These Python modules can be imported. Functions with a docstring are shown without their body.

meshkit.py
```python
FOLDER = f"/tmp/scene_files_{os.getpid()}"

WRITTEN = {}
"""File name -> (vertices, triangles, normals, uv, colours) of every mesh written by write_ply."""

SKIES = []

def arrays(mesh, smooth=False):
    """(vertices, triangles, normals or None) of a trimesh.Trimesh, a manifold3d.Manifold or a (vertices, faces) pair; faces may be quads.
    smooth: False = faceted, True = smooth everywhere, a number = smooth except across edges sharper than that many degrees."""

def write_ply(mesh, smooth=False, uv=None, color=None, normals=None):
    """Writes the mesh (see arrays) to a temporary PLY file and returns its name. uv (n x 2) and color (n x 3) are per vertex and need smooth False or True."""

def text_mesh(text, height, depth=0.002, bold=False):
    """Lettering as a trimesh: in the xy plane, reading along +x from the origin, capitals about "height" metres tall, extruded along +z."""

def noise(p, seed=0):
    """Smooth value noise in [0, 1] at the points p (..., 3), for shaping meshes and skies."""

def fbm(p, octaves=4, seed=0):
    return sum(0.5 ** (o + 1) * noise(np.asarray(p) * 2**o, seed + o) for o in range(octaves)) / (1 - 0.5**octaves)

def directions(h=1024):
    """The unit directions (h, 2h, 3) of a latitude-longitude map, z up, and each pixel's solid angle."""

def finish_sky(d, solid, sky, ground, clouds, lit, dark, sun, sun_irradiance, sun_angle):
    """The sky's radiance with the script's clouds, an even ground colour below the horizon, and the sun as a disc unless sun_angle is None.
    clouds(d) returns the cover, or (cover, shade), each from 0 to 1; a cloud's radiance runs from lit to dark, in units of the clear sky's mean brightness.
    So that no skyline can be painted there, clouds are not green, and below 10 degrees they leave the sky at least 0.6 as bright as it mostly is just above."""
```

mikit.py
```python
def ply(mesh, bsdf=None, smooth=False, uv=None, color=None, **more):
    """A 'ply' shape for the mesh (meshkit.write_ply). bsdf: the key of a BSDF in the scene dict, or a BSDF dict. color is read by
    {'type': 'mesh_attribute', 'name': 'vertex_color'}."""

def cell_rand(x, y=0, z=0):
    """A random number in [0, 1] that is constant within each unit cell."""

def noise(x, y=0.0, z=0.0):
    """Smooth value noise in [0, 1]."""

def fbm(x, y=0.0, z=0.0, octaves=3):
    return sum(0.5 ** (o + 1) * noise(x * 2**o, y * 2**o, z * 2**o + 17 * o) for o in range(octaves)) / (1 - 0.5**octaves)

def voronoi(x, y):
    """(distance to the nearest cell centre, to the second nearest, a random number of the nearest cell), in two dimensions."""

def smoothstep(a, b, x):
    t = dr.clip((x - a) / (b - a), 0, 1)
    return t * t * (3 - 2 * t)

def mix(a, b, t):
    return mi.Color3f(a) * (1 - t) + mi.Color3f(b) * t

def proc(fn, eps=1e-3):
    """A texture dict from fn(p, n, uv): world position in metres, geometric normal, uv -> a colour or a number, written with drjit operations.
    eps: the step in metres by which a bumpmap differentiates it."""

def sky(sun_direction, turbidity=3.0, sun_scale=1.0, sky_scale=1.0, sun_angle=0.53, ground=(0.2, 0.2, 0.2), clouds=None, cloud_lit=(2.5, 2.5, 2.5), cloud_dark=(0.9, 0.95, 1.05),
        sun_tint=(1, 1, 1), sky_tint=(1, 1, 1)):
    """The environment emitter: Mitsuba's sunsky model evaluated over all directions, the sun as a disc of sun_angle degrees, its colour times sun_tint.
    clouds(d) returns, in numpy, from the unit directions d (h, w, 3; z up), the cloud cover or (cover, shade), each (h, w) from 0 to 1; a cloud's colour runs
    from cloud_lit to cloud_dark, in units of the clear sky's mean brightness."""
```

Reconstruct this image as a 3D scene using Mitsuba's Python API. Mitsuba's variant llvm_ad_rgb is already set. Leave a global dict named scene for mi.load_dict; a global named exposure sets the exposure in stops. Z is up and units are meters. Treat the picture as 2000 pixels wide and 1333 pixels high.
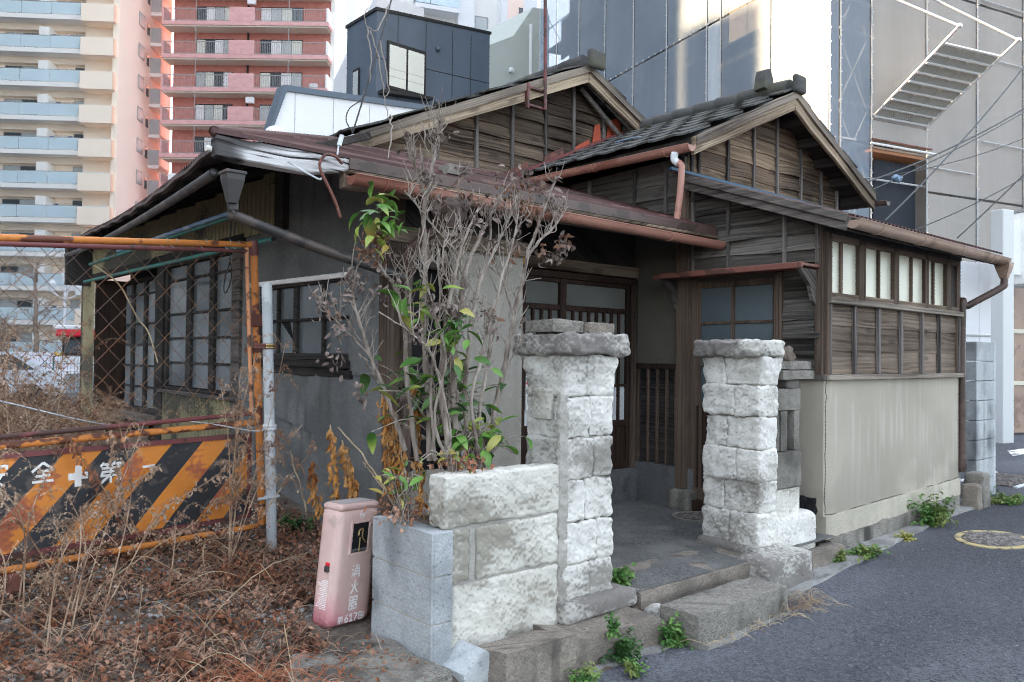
import math, random
import numpy as np, trimesh, drjit as dr, mitsuba as mi
from shapely.geometry import Polygon, LineString, Point, box as sbox
from shapely.ops import unary_union
import mikit, meshkit
from mikit import proc, noise, fbm, voronoi, cell_rand, smoothstep, mix

# ---------------------------------------------------------------- camera, sky, exposure
T = mi.ScalarTransform4f
scene, labels = {}, {}
scene['camera'] = {'type': 'perspective', 'fov': 65.46, 'fov_axis': 'x', 'near_clip': 0.05, 'far_clip': 3000.0,
                   'to_world': T().look_at(origin=[0, 0, 1.5], target=[0.65278, 0.75732, 1.51832], up=[-0.02069, -0.00636, 0.99977])}
SUN = (-0.80, 0.40, 0.47)
def hazy(d):
    n = meshkit.fbm(d * np.array([3.0, 3.0, 6.0]), 4, 5)
    return np.clip(0.35 + 0.9 * (n - 0.4), 0.1, 0.9)
scene['sky'] = mikit.sky(SUN, turbidity=3.0, clouds=hazy, cloud_lit=(1.75, 1.7, 1.65), cloud_dark=(0.9, 0.9, 0.95), sky_tint=(1.0, 0.915, 0.83), sun_tint=(1.0, 0.9, 0.78))
exposure = 4.6

# ---------------------------------------------------------------- helpers
used = set()
def num(key):
    if key not in used:
        used.add(key); return key
    i = 1
    while f'{key}_{i:03d}' in used: i += 1
    k = f'{key}_{i:03d}'; used.add(k); return k
def thing(name, label=None, cat=None, group=None, kind=None):
    k = num(name); tag(k, label, cat, group, kind); return k
def tag(k, label=None, cat=None, group=None, kind=None):
    d = {}
    if label: d['label'] = label
    if cat: d['category'] = cat
    if group: d['group'] = group
    if kind: d['kind'] = kind
    if d: labels[k] = d
    return k
def put(name, mesh, m, parent=None, smooth=False, label=None, kind=None, parts=None):
    if isinstance(mesh, list) and kind != 'stuff' and len(mesh) > 1 and parts:
        k = put(name, mesh[0], m, parent, smooth, label)
        if k.count('__') < 2: 
            for x in mesh[1:]: put(parts, x, m, k, smooth)
        else:
            for x in mesh[1:]: put(name, x, m, parent, smooth)
        return k
    if isinstance(mesh, list): mesh = trimesh.util.concatenate(mesh)
    k = num((parent + '__' if parent else '') + name)
    scene[k] = mikit.ply(mesh, 'mat_' + m, smooth=smooth)
    if label or kind: tag(k, label, kind=kind)
    return k
def solo(name, mesh, m, label=None, cat=None, group=None, kind=None, smooth=False):
    k = put(name, mesh, m, smooth=smooth); tag(k, label, cat, group, kind); return k
_S, _A = [], []
for sx in (-1, 1):
    for sy in (-1, 1):
        for sz in (-1, 1):
            for ax in range(3): _S.append((sx, sy, sz)); _A.append(ax)
_S, _A = np.array(_S, float), np.array(_A)
_P = _S * .5; _P[np.arange(24), :] *= .8; _P[np.arange(24), _A] *= 1.25
_H = trimesh.convex.convex_hull(_P); _idx = np.array([np.argmin(np.linalg.norm(_P - v, axis=1)) for v in _H.vertices])
_F = _idx[_H.faces]
def cbox(x0, x1, y0, y1, z0, z1, b=.004):
    h = np.array([x1 - x0, y1 - y0, z1 - z0]) / 2; c = np.array([x0 + x1, y0 + y1, z0 + z1]) / 2
    b = min(b, *(h * .45))
    v = _S * (h - b); v[np.arange(24), _A] = (_S * h)[np.arange(24), _A]
    return trimesh.Trimesh(v + c, _F, process=False)
def box(x0, x1, y0, y1, z0, z1): return cbox(x0, x1, y0, y1, z0, z1, .0008)
def rough(x0, x1, y0, y1, z0, z1, e=.03, amp=.01, f=12., seed=0, r=.012, fine=.3, ridge=0.):
    m = trimesh.creation.box((1, 1, 1)); h = np.array([x1 - x0, y1 - y0, z1 - z0]) / 2; c = np.array([x0 + x1, y0 + y1, z0 + z1]) / 2
    n = np.maximum(2, np.ceil(2 * h / e).astype(int))
    vs, fs, o = [], [], 0
    for ax in range(3):
        u, w = [(1, 2), (2, 0), (0, 1)][ax]
        for s in (-1, 1):
            A, B = np.meshgrid(np.linspace(-1, 1, n[u] + 1), np.linspace(-1, 1, n[w] + 1), indexing='ij')
            p = np.zeros((A.size, 3)); p[:, u] = A.ravel(); p[:, w] = B.ravel(); p[:, ax] = s
            i, j = np.meshgrid(np.arange(n[u]), np.arange(n[w]), indexing='ij'); k = n[w] + 1
            a = (i * k + j).ravel(); q = np.stack([a, a + k, a + k + 1, a + 1], 1)
            if s < 0: q = q[:, ::-1]
            vs.append(p * h); fs.append(np.vstack([q[:, [0, 1, 2]], q[:, [0, 2, 3]]]) + o); o += len(p)
    v = np.vstack(vs); r = min(r, h.min() * .9)
    inner = np.clip(v, -(h - r), h - r); d = v - inner; L = np.linalg.norm(d, axis=1, keepdims=True); d = d / np.maximum(L, 1e-9)
    v = inner + d * r
    q = (v + c) * f
    a = meshkit.fbm(q, 3, seed) - .5; b2 = meshkit.noise(q * 4.3, seed + 9) - .5
    if ridge: a = a * .6 - ridge * (np.abs(2 * meshkit.noise(q * .9, seed + 3) - 1) - .3) - ridge * .6 * (np.abs(2 * meshkit.noise(q * 1.9, seed + 5) - 1) - .3)
    v = v + d * (amp * 2 * a + amp * 2 * fine * b2)[:, None]
    m = trimesh.Trimesh(v + c, np.vstack(fs), process=False); m.merge_vertices(digits_vertex=6); return m
def prism(poly, axis, a0, a1):
    p = Polygon(poly) if not hasattr(poly, 'exterior') else poly
    m = trimesh.creation.extrude_polygon(p.buffer(0), abs(a1 - a0), engine='earcut'); v = m.vertices.copy(); a = v[:, 2] + min(a0, a1)
    if axis == 'z': w = np.stack([v[:, 0], v[:, 1], a], 1); fl = False
    if axis == 'y': w = np.stack([v[:, 0], a, v[:, 1]], 1); fl = True
    if axis == 'x': w = np.stack([a, v[:, 0], v[:, 1]], 1); fl = False
    return trimesh.Trimesh(w, m.faces[:, ::-1] if fl else m.faces, process=False)
def tube(pts, r, sides=8, cap=True):
    p = np.asarray(pts, float); r = np.broadcast_to(r, (len(p),)).astype(float)
    t = np.gradient(p, axis=0); t /= np.linalg.norm(t, axis=1, keepdims=True) + 1e-12
    ref = np.array([0, 0, 1.]) if abs(t[:, 2]).mean() < .8 else np.array([1., 0, 0])
    a = np.cross(t, ref); a /= np.linalg.norm(a, axis=1, keepdims=True) + 1e-12; b = np.cross(t, a)
    g = np.arange(sides) * 2 * np.pi / sides
    v = (p[:, None] + r[:, None, None] * (np.cos(g)[None, :, None] * a[:, None] + np.sin(g)[None, :, None] * b[:, None])).reshape(-1, 3)
    i, j = np.meshgrid(np.arange(len(p) - 1), np.arange(sides), indexing='ij'); j2 = (j + 1) % sides
    q = np.stack([i * sides + j, (i + 1) * sides + j, (i + 1) * sides + j2, i * sides + j2], -1).reshape(-1, 4)
    f = [q[:, [0, 1, 2]], q[:, [0, 2, 3]]]
    if cap:
        n = len(v); v = np.vstack([v, p[0], p[-1]]); k = np.arange(sides); e = (len(p) - 1) * sides
        f += [np.stack([k, (k + 1) % sides, k * 0 + n], 1), np.stack([e + (k + 1) % sides, e + k, k * 0 + n + 1], 1)]
    return trimesh.Trimesh(v, np.vstack(f), process=False)
def curve(pts, n=8):
    p = np.asarray(pts, float)
    if len(p) < 3: return np.linspace(p[0], p[-1], n)
    q = np.vstack([2 * p[0] - p[1], p, 2 * p[-1] - p[-2]]); out = []
    for i in range(1, len(q) - 2):
        for t in np.linspace(0, 1, n, endpoint=False):
            a, b, c, d = q[i - 1:i + 3]
            out.append(.5 * (2 * b + (c - a) * t + (2 * a - 5 * b + 4 * c - d) * t * t + (3 * b - a - 3 * c + d) * t ** 3))
    return np.array(out + [p[-1]])
def sag(a, b, s, n=14):
    t = np.linspace(0, 1, n)[:, None]; p = np.array(a) * (1 - t) + np.array(b) * t; p[:, 2] -= s * (4 * t * (1 - t))[:, 0]; return p
def beam(a, b, w, h, up=(0, 0, 1), bev=.004):
    a, b = np.array(a, float), np.array(b, float); L = np.linalg.norm(b - a); x = (b - a) / L
    y = np.cross(up, x); y /= np.linalg.norm(y); z = np.cross(x, y)
    m = cbox(0, L, -w / 2, w / 2, -h / 2, h / 2, bev); m.vertices = a + m.vertices @ np.stack([x, y, z]); return m
def frame(m, o, ex, ey, ez):
    m = m.copy(); m.vertices = np.array(o) + m.vertices @ np.stack([np.array(ex, float), np.array(ey, float), np.array(ez, float)]); return m
def wob(m, amp, f, seed):
    m.vertices += (np.stack([meshkit.noise(m.vertices * f, seed + k) for k in range(3)], 1) - .5) * 2 * amp; return m
def grid(fn, nu, nv):
    U, V = np.meshgrid(np.linspace(0, 1, nu + 1), np.linspace(0, 1, nv + 1), indexing='ij'); p = np.stack(fn(U.ravel(), V.ravel()), 1)
    i, j = np.meshgrid(np.arange(nu), np.arange(nv), indexing='ij'); k = nv + 1; a = (i * k + j).ravel()
    q = np.stack([a, a + k, a + k + 1, a + 1], 1); return trimesh.Trimesh(p, np.vstack([q[:, [0, 1, 2]], q[:, [0, 2, 3]]]), process=False)
def strokes(lines, h, w, sw, depth):
    g = unary_union([LineString([(x * w, y * h) for x, y in l]).buffer(sw / 2, cap_style=2, join_style=2) for l in lines])
    return trimesh.util.concatenate([trimesh.creation.extrude_polygon(k, depth, engine='earcut') for k in getattr(g, 'geoms', [g])])
SQ = lambda a, b, c, d: [(a, b), (c, b), (c, d), (a, d), (a, b)]
KANJI = {
 'zen': [[(.5, .98), (.04, .55)], [(.5, .98), (.96, .55)], [(.27, .56), (.73, .56)], [(.2, .32), (.8, .32)], [(.06, .04), (.94, .04)], [(.5, .56), (.5, .04)]],
 'an': [[(.5, 1), (.5, .86)], [(.08, .68), (.08, .85), (.92, .85), (.92, .68)], [(.45, .75), (.25, .3), (.78, .0)], [(.74, .5), (.56, .2), (.1, .0)], [(.04, .48), (.96, .48)]],
 'dai': [[(.2, 1), (.04, .82)], [(.14, .91), (.46, .91)], [(.28, .91), (.36, .8)], [(.68, 1), (.52, .82)], [(.62, .91), (.98, .91)], [(.78, .91), (.86, .8)],
         [(.1, .72), (.86, .72), (.86, .54), (.14, .54), (.1, .36), (.92, .36), (.9, .1), (.74, .08)], [(.5, .72), (.5, -.03)], [(.46, .36), (.08, .02)]],
 'ichi': [[(.02, .5), (.98, .53)]], 'cross': [[(.5, 1), (.5, 0)], [(0, .5), (1, .5)]],
 'sho': [[(.05, .97), (.2, .84)], [(0, .66), (.15, .54)], [(.02, .02), (.2, .36)], [(.62, 1), (.62, .66)], [(.4, .94), (.48, .76)], [(.88, .94), (.78, .76)],
         [(.37, .65), (.37, 0)], [(.37, .65), (.9, .65), (.9, .03), (.78, .03)], [(.37, .45), (.9, .45)], [(.37, .25), (.9, .25)]],
 'ka': [[(.5, 1), (.5, .62), (.3, .25), (.06, .02)], [(.5, .62), (.68, .25), (.96, .02)], [(.17, .75), (.27, .5)], [(.86, .78), (.71, .53)]],
 'ki': [SQ(.08, .7, .42, .98), SQ(.58, .7, .92, .98), SQ(.08, .02, .42, .3), SQ(.58, .02, .92, .3), [(.03, .54), (.97, .54)], [(.5, .66), (.44, .48), (.06, .36)], [(.52, .52), (.94, .36)]],
 'go': [SQ(.28, .7, .72, .98), [(.06, .55), (.94, .55)], [(.36, .55), (.3, .35), (.8, .35), (.74, .04), (.5, .02)]]}

# ---------------------------------------------------------------- materials
def prin(base, rough=.8, spec=.3, bump=None, bscale=1., eps=1e-3, **k):
    b = {'type': 'principled', 'base_color': base if isinstance(base, dict) else {'type': 'rgb', 'value': list(base)}, 'roughness': rough, 'specular': spec, **k}
    if bump is not None: b = {'type': 'bumpmap', 'tex': proc(bump, eps), 'scale': bscale, 'bsdf': b}
    return {'type': 'twosided', 'bsdf': b}
def M(name, *a, **k): scene['mat_' + name] = prin(*a, **k); return name
def woodfn(axis, dark, light, board=.17, knots=True, fade=0.0):
    def uv_(p):
        if axis == 'x': return p.x, p.z + p.y * .7
        if axis == 'y': return p.y, p.z + p.x * .7
        if axis == 'rake': return p.x, p.z + .452 * dr.abs(p.x - dr.select(p.y < 5, 6.95, 6.06))
        return p.z, p.x + p.y * 1.3
    def grain(p):
        u, v = uv_(p); w = v
        if knots:
            d1, d2, r = voronoi(u * 1.7, v * 4.5)
            w = v + .035 * dr.exp(-dr.square(d1 * 3.2)) * (r - .3)
        else: d1 = mi.Float(1)
        w = w + .02 * noise(u * 1.6, v * 4.0, 3.0)
        g = noise(u * 1.1, w * 85.0, 1.0); f = noise(u * 7.0, w * 260.0, 5.0)
        return g, f, d1, u, v
    def col(p, n, uv):
        g, f, d1, u, v = grain(p); b = noise(u * .9 + 11.0, v / board * .8, 9.0); s = noise(u * 2.0, v * 3.0, 21.0)
        t = dr.clip(.60 * g + .35 * f + .55 * b + .45 * s - .5, 0, 1)
        c = mix(dark, light, t)
        if knots: c = c * (1 - .4 * smoothstep(.16, .05, d1 + .05 * (f - .5)))
        if fade: c = c * (1 - fade * smoothstep(.45, .75, noise(u * .7, v * 1.3, 31.0)))
        return c
    def bmp(p, n, uv):
        g, f, d1, u, v = grain(p); return .0016 * g + .0006 * f
    return col, bmp
def wood(name, axis, dark, light, rough=.85, board=.17, knots=True, bump=True, fade=0.0):
    c, b = woodfn(axis, dark, light, board, knots, fade)
    return M(name, proc(c), rough, .25, b if bump else None, 1.0)
wood('wood_gable', 'x', (.030, .021, .016), (.33, .25, .18), fade=.6); wood('wood_gable_b', 'x', (.022, .016, .013), (.20, .145, .105), fade=.5)
wood('wood_gable_warm', 'x', (.045, .030, .021), (.40, .29, .20), fade=.45); wood('wood_gable_warm_b', 'x', (.032, .022, .016), (.27, .19, .135), fade=.4)
wood('wood_side', 'y', (.018, .016, .0145), (.205, .188, .172), fade=.45); wood('wood_side_b', 'y', (.013, .0115, .0105), (.12, .108, .098), fade=.35)
wood('wood_street', 'x', (.060, .042, .031), (.27, .21, .165), fade=.35); wood('wood_street_b', 'x', (.048, .034, .026), (.20, .152, .118), fade=.3)
wood('wood_trim', 'x', (.07, .058, .048), (.34, .295, .25), knots=False)
wood('wood_trim_y', 'y', (.030, .026, .024), (.21, .185, .17), knots=False)
wood('wood_post', 'z', (.024, .017, .013), (.16, .115, .09), knots=False)
wood('wood_batten', 'z', (.02, .018, .018), (.21, .19, .18), knots=False)
wood('wood_dark', 'z', (.012, .007, .0055), (.055, .032, .024), knots=False, rough=.6)
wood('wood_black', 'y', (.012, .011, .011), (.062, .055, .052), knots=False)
wood('wood_barge', 'rake', (.075, .052, .035), (.50, .40, .29), knots=True, fade=.6); wood('wood_verge', 'rake', (.05, .04, .034), (.34, .29, .24), knots=False, fade=.5)
def fasc(p, n, uv):
    w = p.z + .03 * noise(p.x * 5, p.z * 9, 2.0); g = noise(p.x * 2.2, w * 95, 1.0); f = noise(p.x * 9, w * 210, 3.0); d = fbm(p.x * 3.4 + 2, p.z * 6, 4.0, 3)
    t = smoothstep(.30, .62, .6 * g + .4 * f + .35 * (d - .5)); return mix((.022, .020, .020), (.66, .65, .66), t * (.10 + .75 * smoothstep(.46, .66, d + .55 * (p.x - 1.85))))
M('wood_fascia', proc(fasc), .9, .2, lambda p, n, uv: .004 * noise(p.x * 2.2, p.z * 95, 1.0), 1.0)
def concrete(name, a, b, dirt=(.1, .095, .09), dirty=.5, streak=.4, sc=1., rough=.9, bump=.0012, lowdark=None):
    def c(p, n, uv):
        h = (p.x + p.y) * sc
        f = fbm(p.x * 2.2 * sc, p.y * 2.2 * sc, p.z * 2.2 * sc, 3); s = noise(h * 16, p.z * .9 * sc, 4.0); g = noise(p.x * 120, p.y * 120, p.z * 120)
        col = mix(a, b, dr.clip(.65 * f + .75 * g + .25 * noise(p.x * 45, p.y * 45, p.z * 45) - .32, 0, 1))
        m = dirty * smoothstep(.48, .74, fbm(p.x * 5 * sc + 7, p.y * 5 * sc, p.z * 3 * sc, 3)) + streak * smoothstep(.5, .85, s) * smoothstep(.3, .7, f)
        return mix(col, dirt, dr.clip(m + .35 * smoothstep(.80, .92, noise(p.x * 60 + 9, p.y * 60, p.z * 60)), 0, 1))
    def bm(p, n, uv): return bump * (noise(p.x * 90, p.y * 90, p.z * 90) + 1.5 * noise(p.x * 25, p.y * 25, p.z * 25))
    return M(name, proc(c), rough, .25, bm if bump else None, 1.0)
def sstr(p, n, uv):
    h = p.x + .012 * noise(p.x * 12, p.z * 14); f = fbm(p.x * 2.0, p.z * 1.4, 1.0, 3); g = noise(p.x * 140, p.z * 140, p.y * 140)
    c = mix((.29, .262, .217), (.405, .37, .312), dr.clip(.8 * f + .25 * g, 0, 1)); s = smoothstep(.60, .80, noise(h * 26, p.z * 2.2, 4.0)) * smoothstep(.42, .66, fbm(p.x * 1.6 + 4, p.z * 1.9, 2.0, 2))
    return mix(mix(c, (.50, .48, .43), .30 * s), (.26, .24, .20), .75 * smoothstep(.42, .68, fbm(p.x * 3 + 9, p.z * 4, 6.0, 3)) * smoothstep(.95, .33, p.z) + .28 * smoothstep(.55, .72, fbm(p.x * 1.3 + 2, p.z * 1.6, 8.0, 3)))
M('stucco_street', proc(sstr), .9, .25, lambda p, n, uv: .0009 * noise(p.x * 120, p.y * 120, p.z * 120), 1.0)
concrete('stucco_base', (.33, .305, .25), (.50, .465, .39), (.28, .26, .21), dirty=.5, streak=.3)
concrete('stucco_grey', (.115, .118, .12), (.205, .21, .212), (.075, .078, .08), dirty=.45, streak=.5)
concrete('stucco_porch', (.24, .225, .195), (.33, .31, .275), (.16, .15, .14), dirty=.25, streak=.25)
concrete('plinth_dark', (.085, .088, .092), (.18, .185, .19), (.05, .05, .05), dirty=.6, streak=.3)
concrete('stucco_shade', (.085, .079, .066), (.13, .121, .104), (.11, .105, .10), dirty=.3, streak=.25)  # darker copy of the porch stucco, recess shade put into its colour
concrete('cement', (.10, .094, .084), (.30, .28, .25), (.055, .052, .046), dirty=.75, streak=.5, bump=.003)
concrete('cement_brown', (.115, .097, .082), (.29, .255, .22), (.09, .08, .07), dirty=.6, streak=.55, bump=.0025)
concrete('cement_blue', (.38, .41, .43), (.55, .58, .59), (.18, .19, .20), dirty=.5, streak=.35)
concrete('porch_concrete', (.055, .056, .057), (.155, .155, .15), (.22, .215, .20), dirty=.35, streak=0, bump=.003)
concrete('cmu', (.27, .29, .305), (.47, .49, .505), (.13, .14, .15), dirty=.6, streak=.35, bump=.002)
concrete('mortar', (.30, .285, .26), (.42, .40, .365), (.12, .11, .1), dirty=.4, streak=0)
concrete('strip_concrete', (.15, .15, .147), (.33, .325, .315), (.13, .125, .12), dirty=.6, streak=0)
def stonefn(a, b, lichen, amount, zdark=None):
    def c(p, n, uv):
        f = fbm(p.x * 5, p.y * 5, p.z * 5, 3); g = noise(p.x * 70, p.y * 70, p.z * 70); k = noise(p.x * 23, p.y * 23, p.z * 23)
        col = mix(a, b, dr.clip(.45 * f + .75 * g + .25 * k - .22, 0, 1))
        m = smoothstep(.62 - amount, .92 - amount, fbm(p.x * 3.1 + 3, p.y * 3.1, p.z * 3.1 + 5, 3) + .14 * (k - .5) + .35 * (g - .5))
        pit = smoothstep(.80, .90, noise(p.x * 48, p.y * 48, p.z * 48)) * .42
        return mix(mix(col, lichen, .85 * m), (.14, .14, .13), pit)
    def bm(p, n, uv): return .005 * noise(p.x * 70, p.y * 70, p.z * 70) + .008 * noise(p.x * 26, p.y * 26, p.z * 26)
    return c, bm
for nm, a in dict(stone_white=((.43, .42, .395), (.77, .755, .71), (.20, .185, .165), .18), stone_cap=((.33, .32, .29), (.66, .65, .61), (.12, .105, .10), .34), stone_wall=((.42, .405, .365), (.75, .735, .67), (.22, .20, .165), .185)).items():
    c_, b_ = stonefn(*a); M(nm, proc(c_), .95, .2, b_, 1.0)
def asph(p, n, uv):
    big = fbm(p.x * .7, p.y * .7, 0, 3); g = noise(p.x * 150, p.y * 150); g2 = noise(p.x * 60, p.y * 60, 3.)
    t = .55 * g + .25 * g2 + .45 * big - .2
    c = mix((.036, .038, .046), (.160, .167, .190), dr.clip(1.2 * t - .1, 0, 1))
    return c * (.82 + .3 * smoothstep(.4, .6, fbm(p.x * .5 + 3, p.y * 1.4, 0, 2))) + mi.Color3f(.12) * smoothstep(.90, .97, noise(p.x * 70 + 40, p.y * 70))
def asphb(p, n, uv): return .007 * noise(p.x * 130, p.y * 130) + .005 * noise(p.x * 55, p.y * 55)
M('asphalt', proc(asph), .85, .35, asphb, 1.0)
def soilc(p, n, uv):
    return mix((.07, .055, .045), (.22, .185, .155), dr.clip(.7 * fbm(p.x * 9, p.y * 9, 0, 3) + .4 * noise(p.x * 110, p.y * 110) - .1, 0, 1))
M('soil', proc(soilc), .95, .1, lambda p, n, uv: .01 * noise(p.x * 60, p.y * 60), 1.0)
def rusty(name, paint, rust=(.13, .055, .035), amt=.5, rough=.55, fr=7.):
    def c(p, n, uv):
        m = smoothstep(.62 - amt * .3, .72 - amt * .3, fbm(p.x * fr, p.y * fr, p.z * fr, 3) + .15 * (noise(p.x * 60, p.y * 60, p.z * 60) - .5))
        w = fbm(p.x * 3 + 9, p.y * 3, p.z * 3, 2)
        return mix(mi.Color3f(*paint) * (.8 + .4 * w), rust, m)
    return M(name, proc(c), rough, .4)
rusty('orange_paint', (.60, .215, .05), (.15, .055, .035), amt=.42, fr=11.)
rusty('orange_faded', (.62, .27, .13), amt=.25)
rusty('maroon_metal', (.16, .05, .05), (.07, .035, .03), .4)
rusty('panel_black', (.035, .037, .042), (.10, .085, .08), .15, .45)
rusty('panel_orange', (.66, .235, .045), (.40, .12, .06), .2, .45, 4.)
rusty('rust_red', (.17, .065, .05), (.09, .04, .03), .4)
rusty('roof_metal', (.085, .042, .040), (.06, .026, .025), .45, .6, 2.); rusty('roof_metal_pale', (.15, .082, .076), (.09, .04, .036), .4, .5, 3.)
rusty('copper_gutter', (.34, .17, .13), (.22, .09, .065), .2, .42, 2.)
rusty('copper_pale', (.42, .22, .175), (.33, .16, .13), .1, .45)
rusty('bronze_gutter', (.30, .21, .165), (.20, .13, .10), .25, .5, 3.)
rusty('dark_pipe', (.045, .042, .043), (.09, .072, .066), .35, .45)
rusty('brown_pipe', (.085, .055, .048), (.05, .035, .03), .3, .45)
rusty('galvanised', (.46, .49, .52), (.62, .65, .68), .5, .42, 4.)
rusty('yellow_siding', (.27, .235, .135), (.075, .07, .05), .35, .6, 1.6)
rusty('chain_wire', (.115, .072, .055), (.22, .10, .05), .4, .7)
rusty('teal_pole', (.02, .15, .125), (.05, .09, .085), .3, .4)
rusty('blue_pole', (.14, .22, .33), (.30, .36, .42), .4, .4)
def tilec(p, n, uv):
    f = fbm(p.x * 3, p.y * 3, p.z * 3, 3); g = noise(p.x * 120, p.y * 120, p.z * 120)
    c = mix((.028, .029, .030), (.14, .14, .138), dr.clip(.7 * f + .5 * g - .15, 0, 1))
    return mix(c, (.10, .10, .07), .6 * smoothstep(.55, .75, fbm(p.x * 7, p.y * 7, p.z * 7, 2)))
M('roof_tile', proc(tilec), .85, .3, lambda p, n, uv: .003 * noise(p.x * 80, p.y * 80, p.z * 80), 1.0)
def frost(name, a, b, rough=.25, spec=.5):
    def c(p, n, uv): return mix(a, b, dr.clip(fbm((p.x + p.y) * 1.3, p.z * 1.1, (p.x - p.y) * .6, 3) * 1.5 - .25, 0, 1))
    return M(name, proc(c), rough, spec)
frost('glass_frosted_blue', (.045, .06, .072), (.15, .18, .20), .25)
frost('glass_frosted_grey', (.10, .105, .10), (.185, .19, .18), .3)
frost('glass_cream', (.34, .33, .27), (.58, .565, .475), .3)
frost('glass_hall', (.075, .086, .096), (.21, .232, .25), .15)
frost('glass_paper', (.6, .62, .64), (.75, .77, .8), .6)
M('interior_dark', (.012, .012, .013), .9)
frost('glass_hall_b', (.05, .058, .064), (.13, .145, .155), .12)
frost('glass_hall_c', (.12, .13, .14), (.25, .268, .28), .14)
M('red_sheet', (.42, .085, .045), .6)
def pinkc(p, n, uv):
    f = fbm(p.x * 6, p.y * 6, p.z * 6, 3)
    c = mix((.56, .36, .33), (.68, .50, .46), dr.clip(f * 1.2, 0, 1))
    c = mix((.52, .18, .22), c, smoothstep(.16, .40, p.z + .55 * (p.x - 1.86) + .12 * (f - .5)))
    d = smoothstep(.55, .75, fbm(p.x * 14, p.y * 14, p.z * 9, 3) + .12 * (noise(p.x * 160, p.y * 160, p.z * 160) - .5))
    return mix(c, (.33, .26, .23), .55 * d)
M('pink_plastic', proc(pinkc), .5, .4)
M('faded_white', (.88, .86, .85), .6)
M('dust_grey', (.30, .27, .26), .9)
M('sign_white', (.82, .82, .80), .5)
M('red_print', (.65, .03, .05), .5)
M('yellow_plate', (.55, .36, .10), .5)
M('ceramic', (.7, .68, .63), .3)
M('black_cable', (.018, .018, .02), .5)
M('steel_blue_cable', (.055, .062, .07), .5)
M('brass', (.55, .42, .2), .35, metallic=.9)
M('bright_steel', (.75, .77, .8), .3, metallic=.9)
M('white_chain', (.75, .76, .78), .4)
M('moss', (.07, .09, .03), .95)
M('blue_edge', (.03, .08, .14), .5)
M('clear_pane', (.02, .02, .022), .12, .6)

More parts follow.
